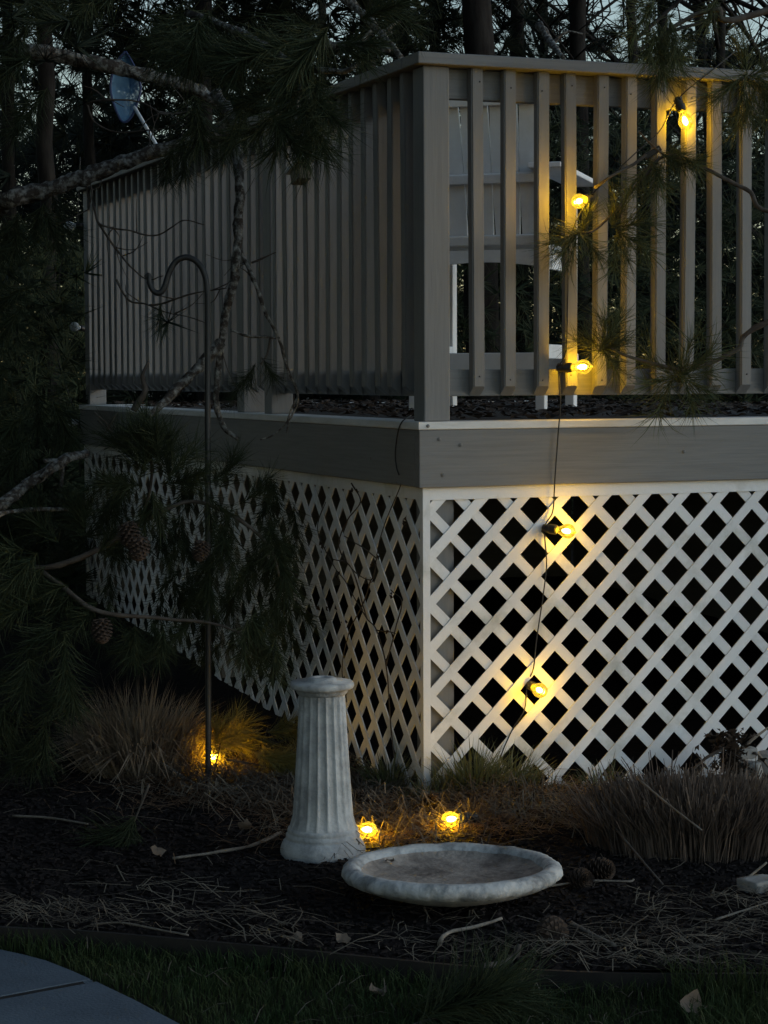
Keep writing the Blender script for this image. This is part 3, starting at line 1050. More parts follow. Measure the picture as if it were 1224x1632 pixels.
# thin twigs
TW = [
    [(60, 470, 7.4)],
    [(150, 325, 7.6), (158, 355, 7.5), (200, 365, 7.5), (250, 375, 7.5), (290, 352, 7.4), (330, 360, 7.4)],
    [(158, 355, 7.5), (190, 400, 7.5), (215, 430, 7.5), (235, 445, 7.5), (262, 440, 7.4)],
    [(185, 445, 7.5), (205, 480, 7.5), (240, 487, 7.45), (280, 500, 7.4), (330, 515, 7.4)],
    [(240, 487, 7.45), (300, 470, 7.4), (360, 460, 7.35)],
    [(140, 285, 7.6), (148, 310, 7.6), (142, 335, 7.6)],
    [(135, 165, 7.6), (170, 158, 7.55), (215, 163, 7.55), (250, 178, 7.5), (245, 200, 7.5), (235, 235, 7.5)],
    [(135, 165, 7.6), (150, 195, 7.6), (190, 210, 7.6), (240, 207, 7.55), (300, 195, 7.5)],
    [(250, 178, 7.5), (290, 180, 7.5), (340, 160, 7.5)],
    [(400, 415, 7.2), (440, 400, 7.2)],
    [(155, 668, 7.2), (180, 690, 7.2), (212, 700, 7.2), (240, 668, 7.2), (268, 640, 7.2)],
    [(150, 655, 7.2), (180, 685, 7.2)],
    [(190, 660, 7.2), (160, 695, 7.2)],
]
for pts in TW:
    if len(pts) > 1:
        limb(pine_l, [deep(*p) for p in pts], 0.0042, 0.0018, "twig", M_TWIG, 0.3, 6, 0.012)
rt_ = random.Random(77)
for pts in TW[1:9] + [[(250, 240, 7.6), (310, 215, 7.6), (372, 190, 7.6)], [(384, 400, 7.25), (420, 490, 7.2), (456, 580, 7.2)], [(380, 280, 7.3), (374, 440, 7.2), (350, 570, 7.2)]]:
    for _ in range(3):
        k_ = rt_.randrange(len(pts) - 1)
        a_, b_ = deep(*pts[k_]), deep(*pts[k_ + 1])
        q0 = a_.lerp(b_, rt_.random())
        an = rt_.uniform(0, 360)
        q1 = q0 + scr(an, rt_.uniform(-.5, .5)) * rt_.uniform(.03, .08)
        q2 = q1 + scr(an + rt_.uniform(-50, 50), rt_.uniform(-.5, .5)) * rt_.uniform(.03, .10)
        limb(pine_l, [q0, q1, q2], 0.0026, 0.0011, "twig", M_TWIG, 0.3, 5, 0.010)
limb(pine_l, [deep(215, 655, 7.1), deep(232, 625, 7.1), deep(228, 600, 7.1), deep(238, 575, 7.1)], 0.014, 0.004, "twig", M_TWIG, 0.3, 7)
# needle tufts: (x, y, depth, direction, size)
big = [(520, 70, 6.0, 250, 1.2), (555, 85, 6.0, 330, .9), (520, 150, 6.0, 290, 1.0), (480, 140, 6.1, 260, 1.2), (440, 90, 6.3, 200, 1.2), (430, 150, 6.2, 230, 1.1),
       (465, 190, 6.0, 290, 1.1), (500, 110, 6.1, 270, 1.2), (400, 60, 6.5, 240, 1.2), (560, 40, 6.2, 30, .9), (360, 90, 6.6, 220, 1.2), (300, 40, 6.8, 240, 1.2), (265, 20, 6.9, 330, 1.0), (330, 150, 6.8, 260, 1.1),
       (105, 20, 7.0, 200, 1.1), (60, 20, 7.0, 240, 1.2), (20, 110, 7.0, 200, 1.3), (60, 160, 7.2, 240, 1.0), (165, -10, 7.0, 240, 1.0), (390, 200, 6.9, 270, 1.0), (290, 230, 7.4, 280, .9), (340, 40, 6.5, 290, 1.2),
       (610, 10, 6.6, 20, .9), (480, 30, 6.4, 260, 1.2),
       (45, 345, 7.5, 250, 1.1), (20, 370, 7.5, 230, 1.1), (70, 330, 7.6, 300, 1.0), (30, 480, 7.8, 240, 1.1), (20, 600, 7.8, 200, 1.2), (80, 640, 7.8, 300, 1.1), (40, 690, 7.6, 230, 1.2)]
for x, y, dd, a, s in big:
    for _ in range(2):
        tuft(pine_l, deep(x + rnd(-25, 25), y + rnd(-20, 20), dd + rnd(-.15, .2)), scr(a + rnd(-35, 35), rnd(-.4, .6)), s * rnd(.85, 1.1), TUFTS_D)
limb(pine_l, [deep(300, 20, 6.8), deep(400, 60, 6.4), deep(480, 105, 6.15), deep(545, 112, 6.05), deep(570, 100, 6.05)], 0.014, 0.006)
limb(pine_l, [deep(480, 105, 6.15), deep(475, 150, 6.1), deep(470, 190, 6.05)], 0.008, 0.004)
# lower boughs in front of the left lattice, carried by a drooping branch
limb(pine_l, [TL + Vector((0.1, 0, 1.5)), deep(-40, 900, 7.0), deep(60, 905, 7.0), deep(150, 880, 7.0), deep(230, 830, 7.0), deep(320, 800, 7.0), deep(420, 860, 7.0), deep(450, 930, 7.0)], 0.014, 0.004, "branch", M_TWIG)
limb(pine_l, [deep(230, 830, 7.0), deep(238, 780, 6.95), deep(242, 730, 6.9)], 0.007, 0.004, "branch", M_TWIG)
limb(pine_l, [deep(60, 905, 7.0), deep(150, 970, 6.9), deep(260, 985, 6.9), deep(360, 1000, 6.9), deep(420, 1040, 6.9)], 0.009, 0.003, "branch", M_TWIG)
low = [(240, 745, 6.9, 85, 1.25), (225, 735, 6.9, 110, 1.2), (262, 745, 6.9, 60, 1.2), (245, 720, 6.9, 90, 1.1), (215, 775, 6.9, 150, 1.1), (275, 775, 6.9, 30, 1.1), (240, 800, 6.9, 270, 1.1),
       (320, 800, 7.0, 300, 1.0), (350, 770, 7.0, 40, 1.0), (390, 790, 7.0, 20, .9), (420, 830, 7.0, 300, 1.0), (440, 870, 7.0, 280, 1.1), (455, 920, 7.0, 290, 1.1), (430, 960, 7.0, 250, 1.1), (400, 900, 7.0, 240, 1.1),
       (370, 850, 7.0, 260, 1.0), (340, 880, 7.0, 250, 1.0), (300, 860, 7.0, 270, .9), (345, 930, 7.0, 250, 1.0), (390, 990, 6.9, 270, 1.1), (430, 1030, 6.9, 280, 1.1), 
       (300, 1000, 6.9, 250, 1.0), (250, 1000, 6.9, 270, .9), (210, 1010, 6.9, 250, 1.0), (160, 960, 6.9, 240, 1.1), (110, 940, 6.9, 200, 1.2), (60, 900, 6.8, 220, 1.3), (20, 880, 6.8, 190, 1.3), (30, 960, 6.8, 230, 1.3), (90, 1010, 6.8, 250, 1.2),
       (40, 1050, 6.8, 240, 1.3), (100, 1090, 6.8, 260, 1.2), (20, 1130, 6.8, 230, 1.3), (80, 850, 7.0, 130, 1.1), (140, 840, 7.0, 100, 1.0), (170, 880, 7.0, 60, .9), (60, 1170, 6.8, 260, 1.1),
       (300, 920, 7.0, 250, .9),
       (310, 760, 7.2, 250, 1.0), (290, 830, 7.2, 280, 1.1), (360, 810, 7.2, 270, 1.1), (410, 870, 7.2, 260, 1.1), (450, 900, 7.2, 270, 1.1), (380, 930, 7.2, 265, 1.1), (330, 980, 7.2, 270, 1.1), (270, 940, 7.2, 270, 1.0), (420, 1000, 7.2, 265, 1.1), (440, 840, 7.1, 250, 1.0), (460, 960, 7.2, 280, .9), (190, 760, 7.2, 240, 1.0), (170, 800, 7.2, 260, 1.0)]
for x, y, dd, a, s in low:
    for _ in range(2 if x > 270 else 3):
        tuft(pine_l, deep(x + rnd(-14, 14), y + rnd(-12, 12), dd + rnd(-.12, .12)), scr(a + rnd(-30, 30), rnd(-.4, .5)), s * rnd(.8, 1.0), TUFTS_D if y < 700 else TUFTS)
for _ in range(34):
    x, y = rnd(140, 470), rnd(770, 1050)
    if y > 1010 and x < 330:
        continue
    tuft(pine_l, deep(x, y, 7.25 + rnd(-.15, .15)), scr(rnd(225, 315), rnd(-.3, .4)), rnd(.75, 1.05))
for x, y, a in ((405, 585, 250), (420, 575, 300), (395, 600, 230), (255, 490, 270)):
    tuft(pine_l, deep(x, y, 7.2), scr(a), 0.75)
limb(pine_l, [deep(430, 540, 7.2), deep(424, 565, 7.2), deep(415, 580, 7.2)], 0.004, 0.003, "twig", M_TWIG, 0.2, 6)
# crown outside the frame; far left clumps added to shade the deck's left side
cm = crown_mesh("crown", 2200, 2.6, 1.6, M_CROWN, 0.22, 0.012, 22, seed=3)
for off, s in (((0.3, 0.3, 6.0), 1.0), ((0.9, -0.9, 4.9), 0.75), ((1.3, 1.6, 5.2), 0.9), ((-1.2, 0.0, 4.6), 0.9), ((-0.9, -1.4, 3.6), 0.75), ((-1.8, 0.8, 2.6), 0.7), ((-1.6, -0.5, 1.4), 0.6), ((-1.9, -2.3, 3.4), 0.9), ((-2.3, -1.6, 5.0), 0.9), ((-2.4, -2.6, 1.9), 0.75)):
    o = link("crown", cm, pine_l, off, (0, 0, rnd(0, 6)))
    o.scale = (s, s, s)

# ------------------------------------------------------------------ right pine (trunk outside the frame)
TR = Vector((2.55, -0.75, 0.0))
pine_r = thing("pine_tree", "pine at the right edge with green shoots hanging in front of the right railing", "tree", TR)
limb(pine_r, [TR + Vector((0, 0, -0.1)), TR + Vector((0.03, 0, 2)), TR + Vector((0, 0.05, 4.5)), TR + Vector((0.05, 0.1, 7))], 0.10, 0.04, "trunk", M_TRUNK, 0.15, 12, 0.02)
limb(pine_r, [TR + Vector((0, 0, 2.1)), on(1290, 340, 1, -0.30), on(1190, 300, 1, -0.20), on(1110, 264, 1, -0.12), on(1060, 248, 1, -0.09), on(1010, 290, 1, -0.085), on(985, 345, 1, -0.08)], 0.008, 0.004, "branch", M_TWIG)
limb(pine_r, [on(1058, 248, 1, -0.09), on(1040, 232, 1, -0.085), on(1018, 210, 1, -0.08)], 0.004, 0.002, "twig", M_TWIG, 0.2, 6)
limb(pine_r, [on(1050, 250, 1, -0.09), on(985, 330, 1, -0.10), on(950, 365, 1, -0.10), on(925, 372, 1, -0.10)], 0.0055, 0.003, "twig", M_TWIG, 0.2, 6)
limb(pine_r, [TR + Vector((0, 0, 1.9)), on(1270, 500, 1, -0.25), on(1170, 560, 1, -0.16), on(1090, 590, 1, -0.12), on(1010, 570, 1, -0.10), on(965, 553, 1, -0.10)], 0.010, 0.004, "branch", M_TWIG)
limb(pine_r, [TR + Vector((0, 0, 3.2)), on(1240, 10, 1, -0.4), on(1140, 15, 1, -0.35), on(1070, 45, 1, -0.3), on(1050, 75, 1, -0.28)], 0.012, 0.005, "branch", M_TWIG)
rt = [(922, 372, -0.10, 200, .72), (922, 372, -0.10, 245, .75), (930, 376, -0.10, 300, .7), (926, 370, -0.10, 60, .6), (985, 365, -0.09, 20, .75), (990, 372, -0.09, 320, .75), (978, 350, -0.09, 75, .65), (980, 385, -0.09, 280, .7),
      (1040, 262, -0.09, 300, .7), (1062, 248, -0.09, 340, .75), (1020, 275, -0.09, 240, .6), (1075, 240, -0.10, 310, .7), (1050, 262, -0.09, 265, .7),
      (962, 555, -0.10, 100, .7), (962, 555, -0.10, 60, .75), (968, 552, -0.10, 20, .6), (958, 556, -0.10, 150, .6), (964, 560, -0.10, 300, .6),
      (1085, 600, -0.14, 90, .95), (1085, 600, -0.14, 40, .95), (1080, 605, -0.14, 140, .9), (1085, 605, -0.14, 200, .85), (1090, 605, -0.14, 270, .9), (1085, 600, -0.2, 320, .85), (1070, 610, -0.14, 240, .85), (1085, 600, -0.15, 0, .8),
      (1050, 70, -0.28, 265, 1.0), (1065, 60, -0.28, 278, 1.0), (1045, 50, -0.3, 255, .9), (1070, 30, -0.3, 290, .9), (1055, 85, -0.25, 272, .8), (1040, 10, -0.3, 230, .9),
      (1190, 130, -0.24, 270, .95), (1200, 125, -0.24, 320, .9), (1180, 125, -0.24, 215, .9), (1195, 120, -0.24, 30, .8), (1185, 110, -0.24, 110, .8), (1215, 140, -0.24, 280, .9), (1200, 150, -0.2, 260, .9),
      (1140, 5, -0.35, 250, .7)]
for x, y, yy, a, s in rt:
    for _ in range(1 if y > 575 else 2):
        tuft(pine_r, on(x + rnd(-4, 4), y + rnd(-4, 4), 1, yy + rnd(-.03, .01)), scr(a + rnd(-15, 15), rnd(-.1, .6)), s * (1.15 if y < 160 else 1.25) * rnd(.85, 1.1), TUFTS_R)
for off, s in (((0.6, -0.1, 4.6), 0.55), ((0.9, 0.7, 5.4), 0.6)):
    o = link("crown", cm, pine_r, off, (0, 0, rnd(0, 6)))
    o.scale = (s, s, s)

# young pine shoots growing behind the railing, seen between the balusters
sh_loc = Vector((1.35, 1.1, DZ))
# ------------------------------------------------------------------ woods
trunk_m = {}


def wood_tree(px, dist, w_px, label, crown_scale=1.0, h=9.0, cz=(4.0, 6.0), bare=False, lean=0.0, group="trees of the dark woods", kind="pine_tree", ncrown=2):
    p = deep(px, 600, dist)
    base = Vector((p.x, p.y, -0.1))
    t_ = thing(kind, label, "tree", base, group)
    r = w_px * dist / F / 2
    limb(t_, [base, base + Vector((lean * .3, 0, h * .33)), base + Vector((lean * .7, .1, h * .66)), base + Vector((lean, .1, h))], r, r * .45, "trunk", M_TRUNK, 0.12, 10, 0.04)
    if bare:
        rs = random.Random(int(px))
        for i in range(16):
            z = rs.uniform(.15, .80) * h
            a = rs.uniform(0, 2 * pi)
            L = rs.uniform(.9, 2.0)
            q0 = base + Vector((lean * z / h, 0.05, z))
            dv = Vector((cos(a), sin(a), rs.uniform(.2, .9)))
            pts_ = [q0, q0 + dv * L * .4 + Vector((0, 0, .05)), q0 + dv * L * .75 + Vector((rs.uniform(-.2, .2), rs.uniform(-.2, .2), .1)), q0 + dv * L + Vector((rs.uniform(-.3, .3), rs.uniform(-.3, .3), .3))]
            sp_ = spline(pts_, 5)
            mb_ = MB()
            mb_.tube([q - base for q in sp_], lerp_radii(r * .35, .008, len(sp_)), 6, .1)
            for _ in range(13):
                s0 = sp_[rs.randrange(4, len(sp_))]
                e = s0 + Vector((rs.uniform(-.5, .5), rs.uniform(-.5, .5), rs.uniform(-.1, .6)))
                mb_.tube([q - base for q in (s0, s0.lerp(e, .5) + Vector((0, 0, .04)), e)], [.009, .007, .004], 4)
            mb_.build("branch", M_TRUNK, t_, smooth=True)
    for i in range(ncrown):
        cm_ = random.choice(CROWNS)
        o_ = link("crown", cm_, t_, (rnd(-.5, .5), rnd(-.5, .5), rnd(*cz)), (0, 0, rnd(0, 6)))
        o_.scale = (crown_scale * rnd(.85, 1.1),) * 3
    return t_


CROWNS = [crown_mesh("crown", 420, 1.7, 1.5, M_CROWN, 0.26, 0.016, 22, seed=s) for s in (11, 12, 13)]
wood_tree(80, 13.0, 34, "pine with a pale grey trunk standing left of the deck's far corner", 0.8, cz=(4.2, 6.5), ncrown=2)
wood_tree(20, 15.0, 26, "pine at the far left edge of the woods behind the dead branches", 0.9)
wood_tree(150, 16.0, 22, "pine behind the blue net on the left", 0.9)
wood_tree(330, 14.5, 34, "pine rising behind the hanging dead limb on the left", 0.9)
wood_tree(455, 17.0, 30, "pine right behind the middle of the left railing", 0.9)
wood_tree(590, 15.0, 30, "pine rising behind the railing just left of the corner post", 0.8)
wood_tree(650, 19.0, 28, "slim pine in the woods behind the corner post", 0.7)
wood_tree(765, 14.0, 62, "thickest dark trunk above the rail cap right of the corner post", 0.55, cz=(4.5, 6.0), ncrown=1)
wood_tree(830, 18.0, 30, "slim dark trunk right of the thickest trunk above the cap", 0.45, ncrown=1)
wood_tree(925, 16.5, 34, "dark trunk above the middle of the right rail cap", 0.45, ncrown=1)
wood_tree(870, 20.0, 20, "leafless tree between two dark trunks above the right cap", 0.5, bare=True, kind="bare_tree", ncrown=0)
wood_tree(1010, 19.0, 22, "leafless tree behind the drooping pine tips above the cap", 0.5, bare=True, kind="bare_tree", ncrown=0)
wood_tree(1110, 17.0, 20, "leafless tree against the bright sky near the right corner of the picture", 0.5, bare=True, kind="bare_tree", ncrown=0, lean=.5)
wood_tree(1165, 21.0, 24, "leafless tree at the upper right with a tangle of thin branches", 0.5, bare=True, kind="bare_tree", ncrown=0, lean=-.6)
wood_tree(1205, 15.5, 26, "leafless leaning tree at the right edge of the woods", 0.5, bare=True, kind="bare_tree", ncrown=0, lean=.8)
wood_tree(1060, 23.0, 26, "pine deep in the woods behind the lit top right bulb", 0.55, ncrown=1)
wood_tree(700, 22.0, 24, "leafless tree deep in the woods straight above the corner post", 0.5, bare=True, kind="bare_tree", ncrown=0)
wood_tree(520, 21.0, 20, "leafless tree deep in the woods above the left railing", 0.5, bare=True, kind="bare_tree", ncrown=0)

# the wood behind, one mass
wd = MB()
rs = random.Random(5)
for i in range(15000):
    ph = YAW + rs.uniform(-0.36, 0.36)
    dd = rs.uniform(17, 34)
    q = CAM + Vector((sin(ph), cos(ph), 0)) * dd
    top = 1.4 + dd * (math.tan(radians(7.0)) + 0.012 * noise.noise(Vector((ph * 40, dd * .2, 0))) + (0.02 * noise.noise(Vector((ph * 14, 7, 0)))))
    z = rs.uniform(-0.1, 1) ** 1.0 * top if rs.random() < .935 else top + abs(rs.gauss(0, .5))
    p = Vector((q.x, q.y, z))
    ax = Vector((rs.gauss(0, 1), rs.gauss(0, 1), rs.gauss(0, .7))).normalized()
    for _ in range(24):
        d0 = (ax + Vector((rs.gauss(0, .7), rs.gauss(0, .7), rs.gauss(0, .7)))).normalized()
        s_ = d0.orthogonal().normalized() * 0.012
        ln = rs.uniform(.2, .45)
        b = len(wd.v)
        wd.v += [tuple(p - s_), tuple(p + s_), tuple(p + d0 * ln)]
        wd.f.append((b, b + 1, b + 2))
tag(wd.build("woodland", M_CROWN), "dense dark wood behind the deck", "woodland", kind="stuff")
# the wood goes on round the left side of the garden
wl = MB()
for i in range(3600):
    ph = YAW - rs.uniform(0.40, 1.75)
    dd = rs.uniform(11, 15) if ph < YAW - .7 else rs.uniform(16, 22)
    q = CAM + Vector((sin(ph), cos(ph), 0)) * dd
    p = Vector((q.x, q.y, rs.uniform(-0.1, 1) * dd * .55))
    ax = Vector((rs.gauss(0, 1), rs.gauss(0, 1), rs.gauss(0, .7))).normalized()
    for _ in range(24):
        d0 = (ax + Vector((rs.gauss(0, .7), rs.gauss(0, .7), rs.gauss(0, .7)))).normalized()
        s_ = d0.orthogonal().normalized() * 0.03
        ln = rs.uniform(.3, .6)
        b = len(wl.v)
        wl.v += [tuple(p - s_), tuple(p + s_), tuple(p + d0 * ln)]
        wl.f.append((b, b + 1, b + 2))
tag(wl.build("woodland", M_CROWN), "dark wood along the left side of the garden", "woodland", kind="stuff")
# low evergreen growth behind the deck, left and right
ug = MB()
for i in range(3200):
    if rs.random() < .55:
        px = rs.uniform(-150, 140)
        dd = rs.uniform(10.5, 14)
        z = rs.uniform(0, 1) ** 1.5 * 2.2
    else:
        px = rs.uniform(640, 1350)
        dd = rs.uniform(13, 16)
        z = rs.uniform(0, 1) * 3.2
    q = deep(px, 600, dd)
    p = Vector((q.x, q.y, z))
    ax = Vector((rs.gauss(0, 1), rs.gauss(0, 1), rs.gauss(.2, .6))).normalized()
    for _ in range(16):
        d0 = (ax + Vector((rs.gauss(0, .6), rs.gauss(0, .6), rs.gauss(0, .6)))).normalized()
        s_ = d0.orthogonal().normalized() * 0.006
        ln = rs.uniform(.12, .22)
        b = len(ug.v)
        ug.v += [tuple(p - s_), tuple(p + s_), tuple(p + d0 * ln)]
        ug.f.append((b, b + 1, b + 2))
tag(ug.build("undergrowth", M_NEEDLE), "low needle undergrowth behind the deck", "undergrowth", kind="stuff")

# pale dead branches lying over the rail cap
for pts, lab in (([(540, -10, 9.5), (575, 20, 9.4), (610, 55, 9.2), (640, 92, 9.0)], "pale dead branch leaning down behind the corner of the rail cap"),
                 ([(470, 60, 9.6), (520, 72, 9.5), (570, 70, 9.4), (620, 80, 9.2)], "pale crooked branch lying level above the left rail cap"),
                 ([(860, 40, 11), (880, 70, 10.8), (898, 92, 10.5)], "short pale branch behind the middle of the right cap")):
    base = deep(*pts[0])
    t = thing("dead_branch", lab, "branch", base)
    limb(t, [deep(*p) for p in pts], 0.022, 0.012, "limb", M_BARK)
    mid = deep(*pts[len(pts) // 2])
    limb(t, [mid, mid + VR * 0.07 + VU * 0.06, mid + VR * 0.16 + VU * 0.05], 0.010, 0.005, "twig", M_BARK)

# ------------------------------------------------------------------ blue net on a white handle
ND = 9.9
n0 = deep(200, 140, ND)
t = thing("butterfly_net", "blue mesh net on a white handle leaning above the left railing", "net", n0)
out = [(200, 82), (210, 98), (219, 118), (224, 140), (220, 160), (212, 182), (203, 193), (194, 193), (186, 178), (179, 158), (176, 138), (180, 115), (189, 95)]
loop = [deep(x, y, ND) - n0 for x, y in out]
mb = MB()
lp = spline(loop + [loop[0]], 5)
mb.tube(lp, 0.006, 8)
mb.build("hoop", M_NETFRAME, t, smooth=True)
mb = MB()
rings = 6
cen = sum((Vector(q) for q in loop), Vector()) / len(loop)
L2 = spline(loop + [loop[0]], 3)[:-1]
for j in range(rings):
    f = 1 - j / rings
    for q in L2:
        mb.v.append(tuple(cen + (q - cen) * f + VD * 0.20 * (1 - f * f) + Vector((0, 0, -0.05)) * (1 - f) + VR * 0.01 * noise.noise(q * 30 + Vector((j, 0, 0)))))
nn = len(L2)
for j in range(rings - 1):
    for k in range(nn):
        mb.f.append((j * nn + k, j * nn + (k + 1) % nn, (j + 1) * nn + (k + 1) % nn, (j + 1) * nn + k))
mb.f.append(tuple((rings - 1) * nn + k for k in range(nn)))
mb.build("net_bag", M_NET, t, smooth=True)
mb = MB()
mb.tube([deep(214, 170, ND) - n0, deep(258, 246, ND - .05) - n0, deep(300, 320, ND - .1) - n0], 0.0085, 10)
mb.build("handle", M_POLE, t, smooth=True)


# ------------------------------------------------------------------ pine cones
def cone_mesh():
    mb_ = MB()
    n = 90
    for i in range(n):
        f = i / n
        a = i * 2.39996
        z = -0.035 + 0.075 * f
        rr = 0.026 * sin(pi * (0.18 + 0.80 * f)) ** 0.8
        up = 0.2 + 0.9 * f
        d0 = Vector((cos(a) * cos(up), sin(a) * cos(up), sin(up)))
        s_ = Vector((-sin(a), cos(a), 0))
        c = Vector((cos(a), sin(a), 0)) * rr * 0.35 + Vector((0, 0, z))
        L = rr * 0.95 + 0.006
        w = 0.0065 + rr * 0.10
        tip = c + d0 * L
        mb_.add([c - s_ * w * .5, c + s_ * w * .5, tip + s_ * w, tip - s_ * w, tip + d0 * 0.002 - Vector((0, 0, 0.004))],
                [(0, 1, 2, 3), (3, 2, 4), (0, 3, 4), (1, 4, 2)])
    mb_.tube([Vector((0, 0, -0.036)), Vector((0, 0, 0.036))], [0.010, 0.004], 8)
    return mb_.mesh("pine_cone", M_CONE)


CONE = cone_mesh()
for px, py, lab, s, hang in ((881, 1483, "pine cone lying on the mulch in front of the bowl's right side", 1.1, None),
                             (955, 1388, "pine cone on the mulch between the bowl and the reddish cut grass", 1.0, None),
                             (688, 1290, "upright pine cone at the foot of the white lattice corner", 1.1, None),
                             (575, 1276, "reddish pine cone behind the bulb beside the pedestal", 1.0, None),
                             (456, 1248, "pine cone left of the pedestal, lit by the lamp behind the hook", 1.0, None),
                             (925, 1398, "dim pine cone right beside the bowl's rim", 0.9, None),
                             (205, 850, "dark pine cone hanging in the left boughs before the lattice", 1.05, 6.75),
                             (222, 872, "pine cone hanging lowest of the pair before the left lattice", 1.0, 6.75),
                             (162, 1003, "pine cone hanging among needles at lower left", 1.0, 6.75),
                             (320, 876, "pine cone hanging right beside the shepherd hook pole", 0.85, 6.85)):
    p = deep(px, py, hang) if hang else on(px, py, 2, 0.028)
    o = link("pine_cone", CONE, None, p)
    o.rotation_euler = (rnd(1.2, 1.9), rnd(-.4, .4), rnd(0, 6)) if not hang else (pi + rnd(-.4, .4), rnd(-.3, .3), rnd(0, 6))
    if px == 688:
        o.rotation_euler = (0.25, -0.2, 1)
    if not hang:
        o.location.z = bed_z(p.x, p.y) + 0.026 * s
    o.scale = (s, s, s)
    tag(o, lab, "pine cone", "pine cones")


# ------------------------------------------------------------------ dry grasses
def grass_clump(name, label, cat, c, rx, ry, n, h, m, arch, flat, width=0.003, seed=0, jitter=0.2):
    rs_ = random.Random(seed)
    t_ = thing(name, label, cat, (c.x, c.y, bed_z(c.x, c.y)))
    mb_ = MB()
    tg = 0.30 if name == 'dry_grass_clump' else 0.16
    for i in range(n):
        a = rs_.uniform(0, 2 * pi)
        f = sqrt(rs_.uniform(0, 1))
        off = RB * (cos(a) * f * rx) + NB * (sin(a) * f * ry)
        hh = h * (1 - 0.25 * f * f) * rs_.uniform(1 - jitter, 1.05)
        if rs_.random() < 0.05:
            hh *= 1.25
        lean = (off.normalized() if off.length > 1e-5 else Vector((1, 0, 0))) * arch * f + Vector((rs_.gauss(0, tg), rs_.gauss(0, tg), 0))
        p0 = Vector((off.x * .85, off.y * .85, -0.02))
        p1 = p0 + Vector((lean.x * .35 * hh, lean.y * .35 * hh, hh * .55))
        p2 = p0 + Vector((lean.x * hh, lean.y * hh, hh * max(.25, 1 - (0.55 if tg > .2 else .3) * lean.length ** 2)))
        sd_ = Vector((rs_.uniform(-1, 1), rs_.uniform(-1, 1), 0)).normalized()
        w = width * rs_.uniform(.7, 1.3) * .5
        s1 = sd_ * w
        if flat:
            mb_.add([p0 - s1, p0 + s1, p1 + s1, p1 - s1, p2 + s1 * .8, p2 - s1 * .8], [(0, 1, 2, 3), (3, 2, 4, 5)])
        else:
            mb_.add([p0 - s1, p0 + s1, p1 + s1, p1 - s1, p2], [(0, 1, 2, 3), (3, 2, 4)])
    o_ = mb_.build("stems", m, t_)
    o_["kind"] = "stuff"
    return t_


c = on(1110, 1352, 2, 0.0)
grass_clump("cut_grass_clump", "broad clump of reddish brown grass cut flat, before the right lattice", "ornamental grass", c, 0.375, 0.19, 4600, 0.25, M_REDGRASS, 0.32, True, 0.0038, 1, 0.36)
c = on(222, 1232, 2, 0.02)
grass_clump("dry_grass_clump", "dry tan grass clump left of the shepherd hook pole", "ornamental grass", c, 0.20, 0.15, 2300, 0.37, M_DRYGRASS, 0.62, False, 0.0056, 2, 0.55)
c = on(335, 1222, 2, 0.03)
for px, py, lab, n, h, rx in ((735, 1268, "green grass tuft at the foot of the lattice, right of the corner", 330, 0.21, 0.12),
                              (790, 1262, "green grass tuft under the lattice, second right of the corner", 240, 0.18, 0.10),
                              (620, 1262, "green grass tuft before the left lattice near the corner", 170, 0.18, 0.07),
                              (590, 1240, "small green tuft before the left lattice behind the pedestal", 90, 0.12, 0.05),
                              (655, 1262, "thin grass tuft right at the left side of the lattice corner", 60, 0.16, 0.04),
                              (850, 1262, "sparse grass tuft below the lower lattice bulb", 100, 0.10, 0.10),
                              (935, 1248, "sparse grass tuft by the lattice left of the reddish grass", 110, 0.13, 0.10)):
    c = on(px, py, 2, 0.0)
    if c.y > -0.03 and c.x > 0.0:
        c.y = -0.04
    grass_clump("grass_tuft", lab, "grass tuft", c, rx, 0.05, n, h, M_TUFTGRASS, 0.7, False, 0.0040, px, 0.4)

# fallen pine boughs, those by the hook lamp coloured with its yellow light
for px, py, a, lab, n in ((350, 1160, 40, "yellowish pine bough just right of the hook pole, coloured as lit by the lamp", 8), (415, 1180, 350, "drooping pine bough tinted lamp-yellow between hook and pedestal", 9), (425, 1150, 20, "thin lamp-yellow pine bough above the drooping one", 5), (345, 1180, 80, "short lamp-yellow needles above the lamp behind the hook", 5),
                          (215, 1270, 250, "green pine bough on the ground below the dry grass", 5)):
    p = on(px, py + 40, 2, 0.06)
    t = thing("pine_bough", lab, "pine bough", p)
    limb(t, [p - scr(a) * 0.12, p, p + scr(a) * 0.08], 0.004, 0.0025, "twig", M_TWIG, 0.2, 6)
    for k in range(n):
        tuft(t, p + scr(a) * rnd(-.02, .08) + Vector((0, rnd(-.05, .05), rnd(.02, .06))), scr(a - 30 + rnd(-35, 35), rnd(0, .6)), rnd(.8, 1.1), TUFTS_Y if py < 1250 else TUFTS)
p = on(690, 1625, 2, -0.02)
t = thing("pine_bough", "green pine bough lying on the lawn at the bottom of the picture", "pine bough", p)
limb(t, [p + scr(200) * 0.12, p, p + VR * 0.10 + NB * 0.05], 0.005, 0.003, "twig", M_TWIG, 0.2, 6)
for k in range(7):
    tuft(t, p + VR * rnd(-.05, .12) + NB * rnd(-.03, .05) + Vector((0, 0, rnd(.01, .04))), (VR * 1.0 + NB * rnd(.0, .8) + Vector((0, 0, rnd(.0, .35)))), rnd(1.1, 1.4), TUFTS)

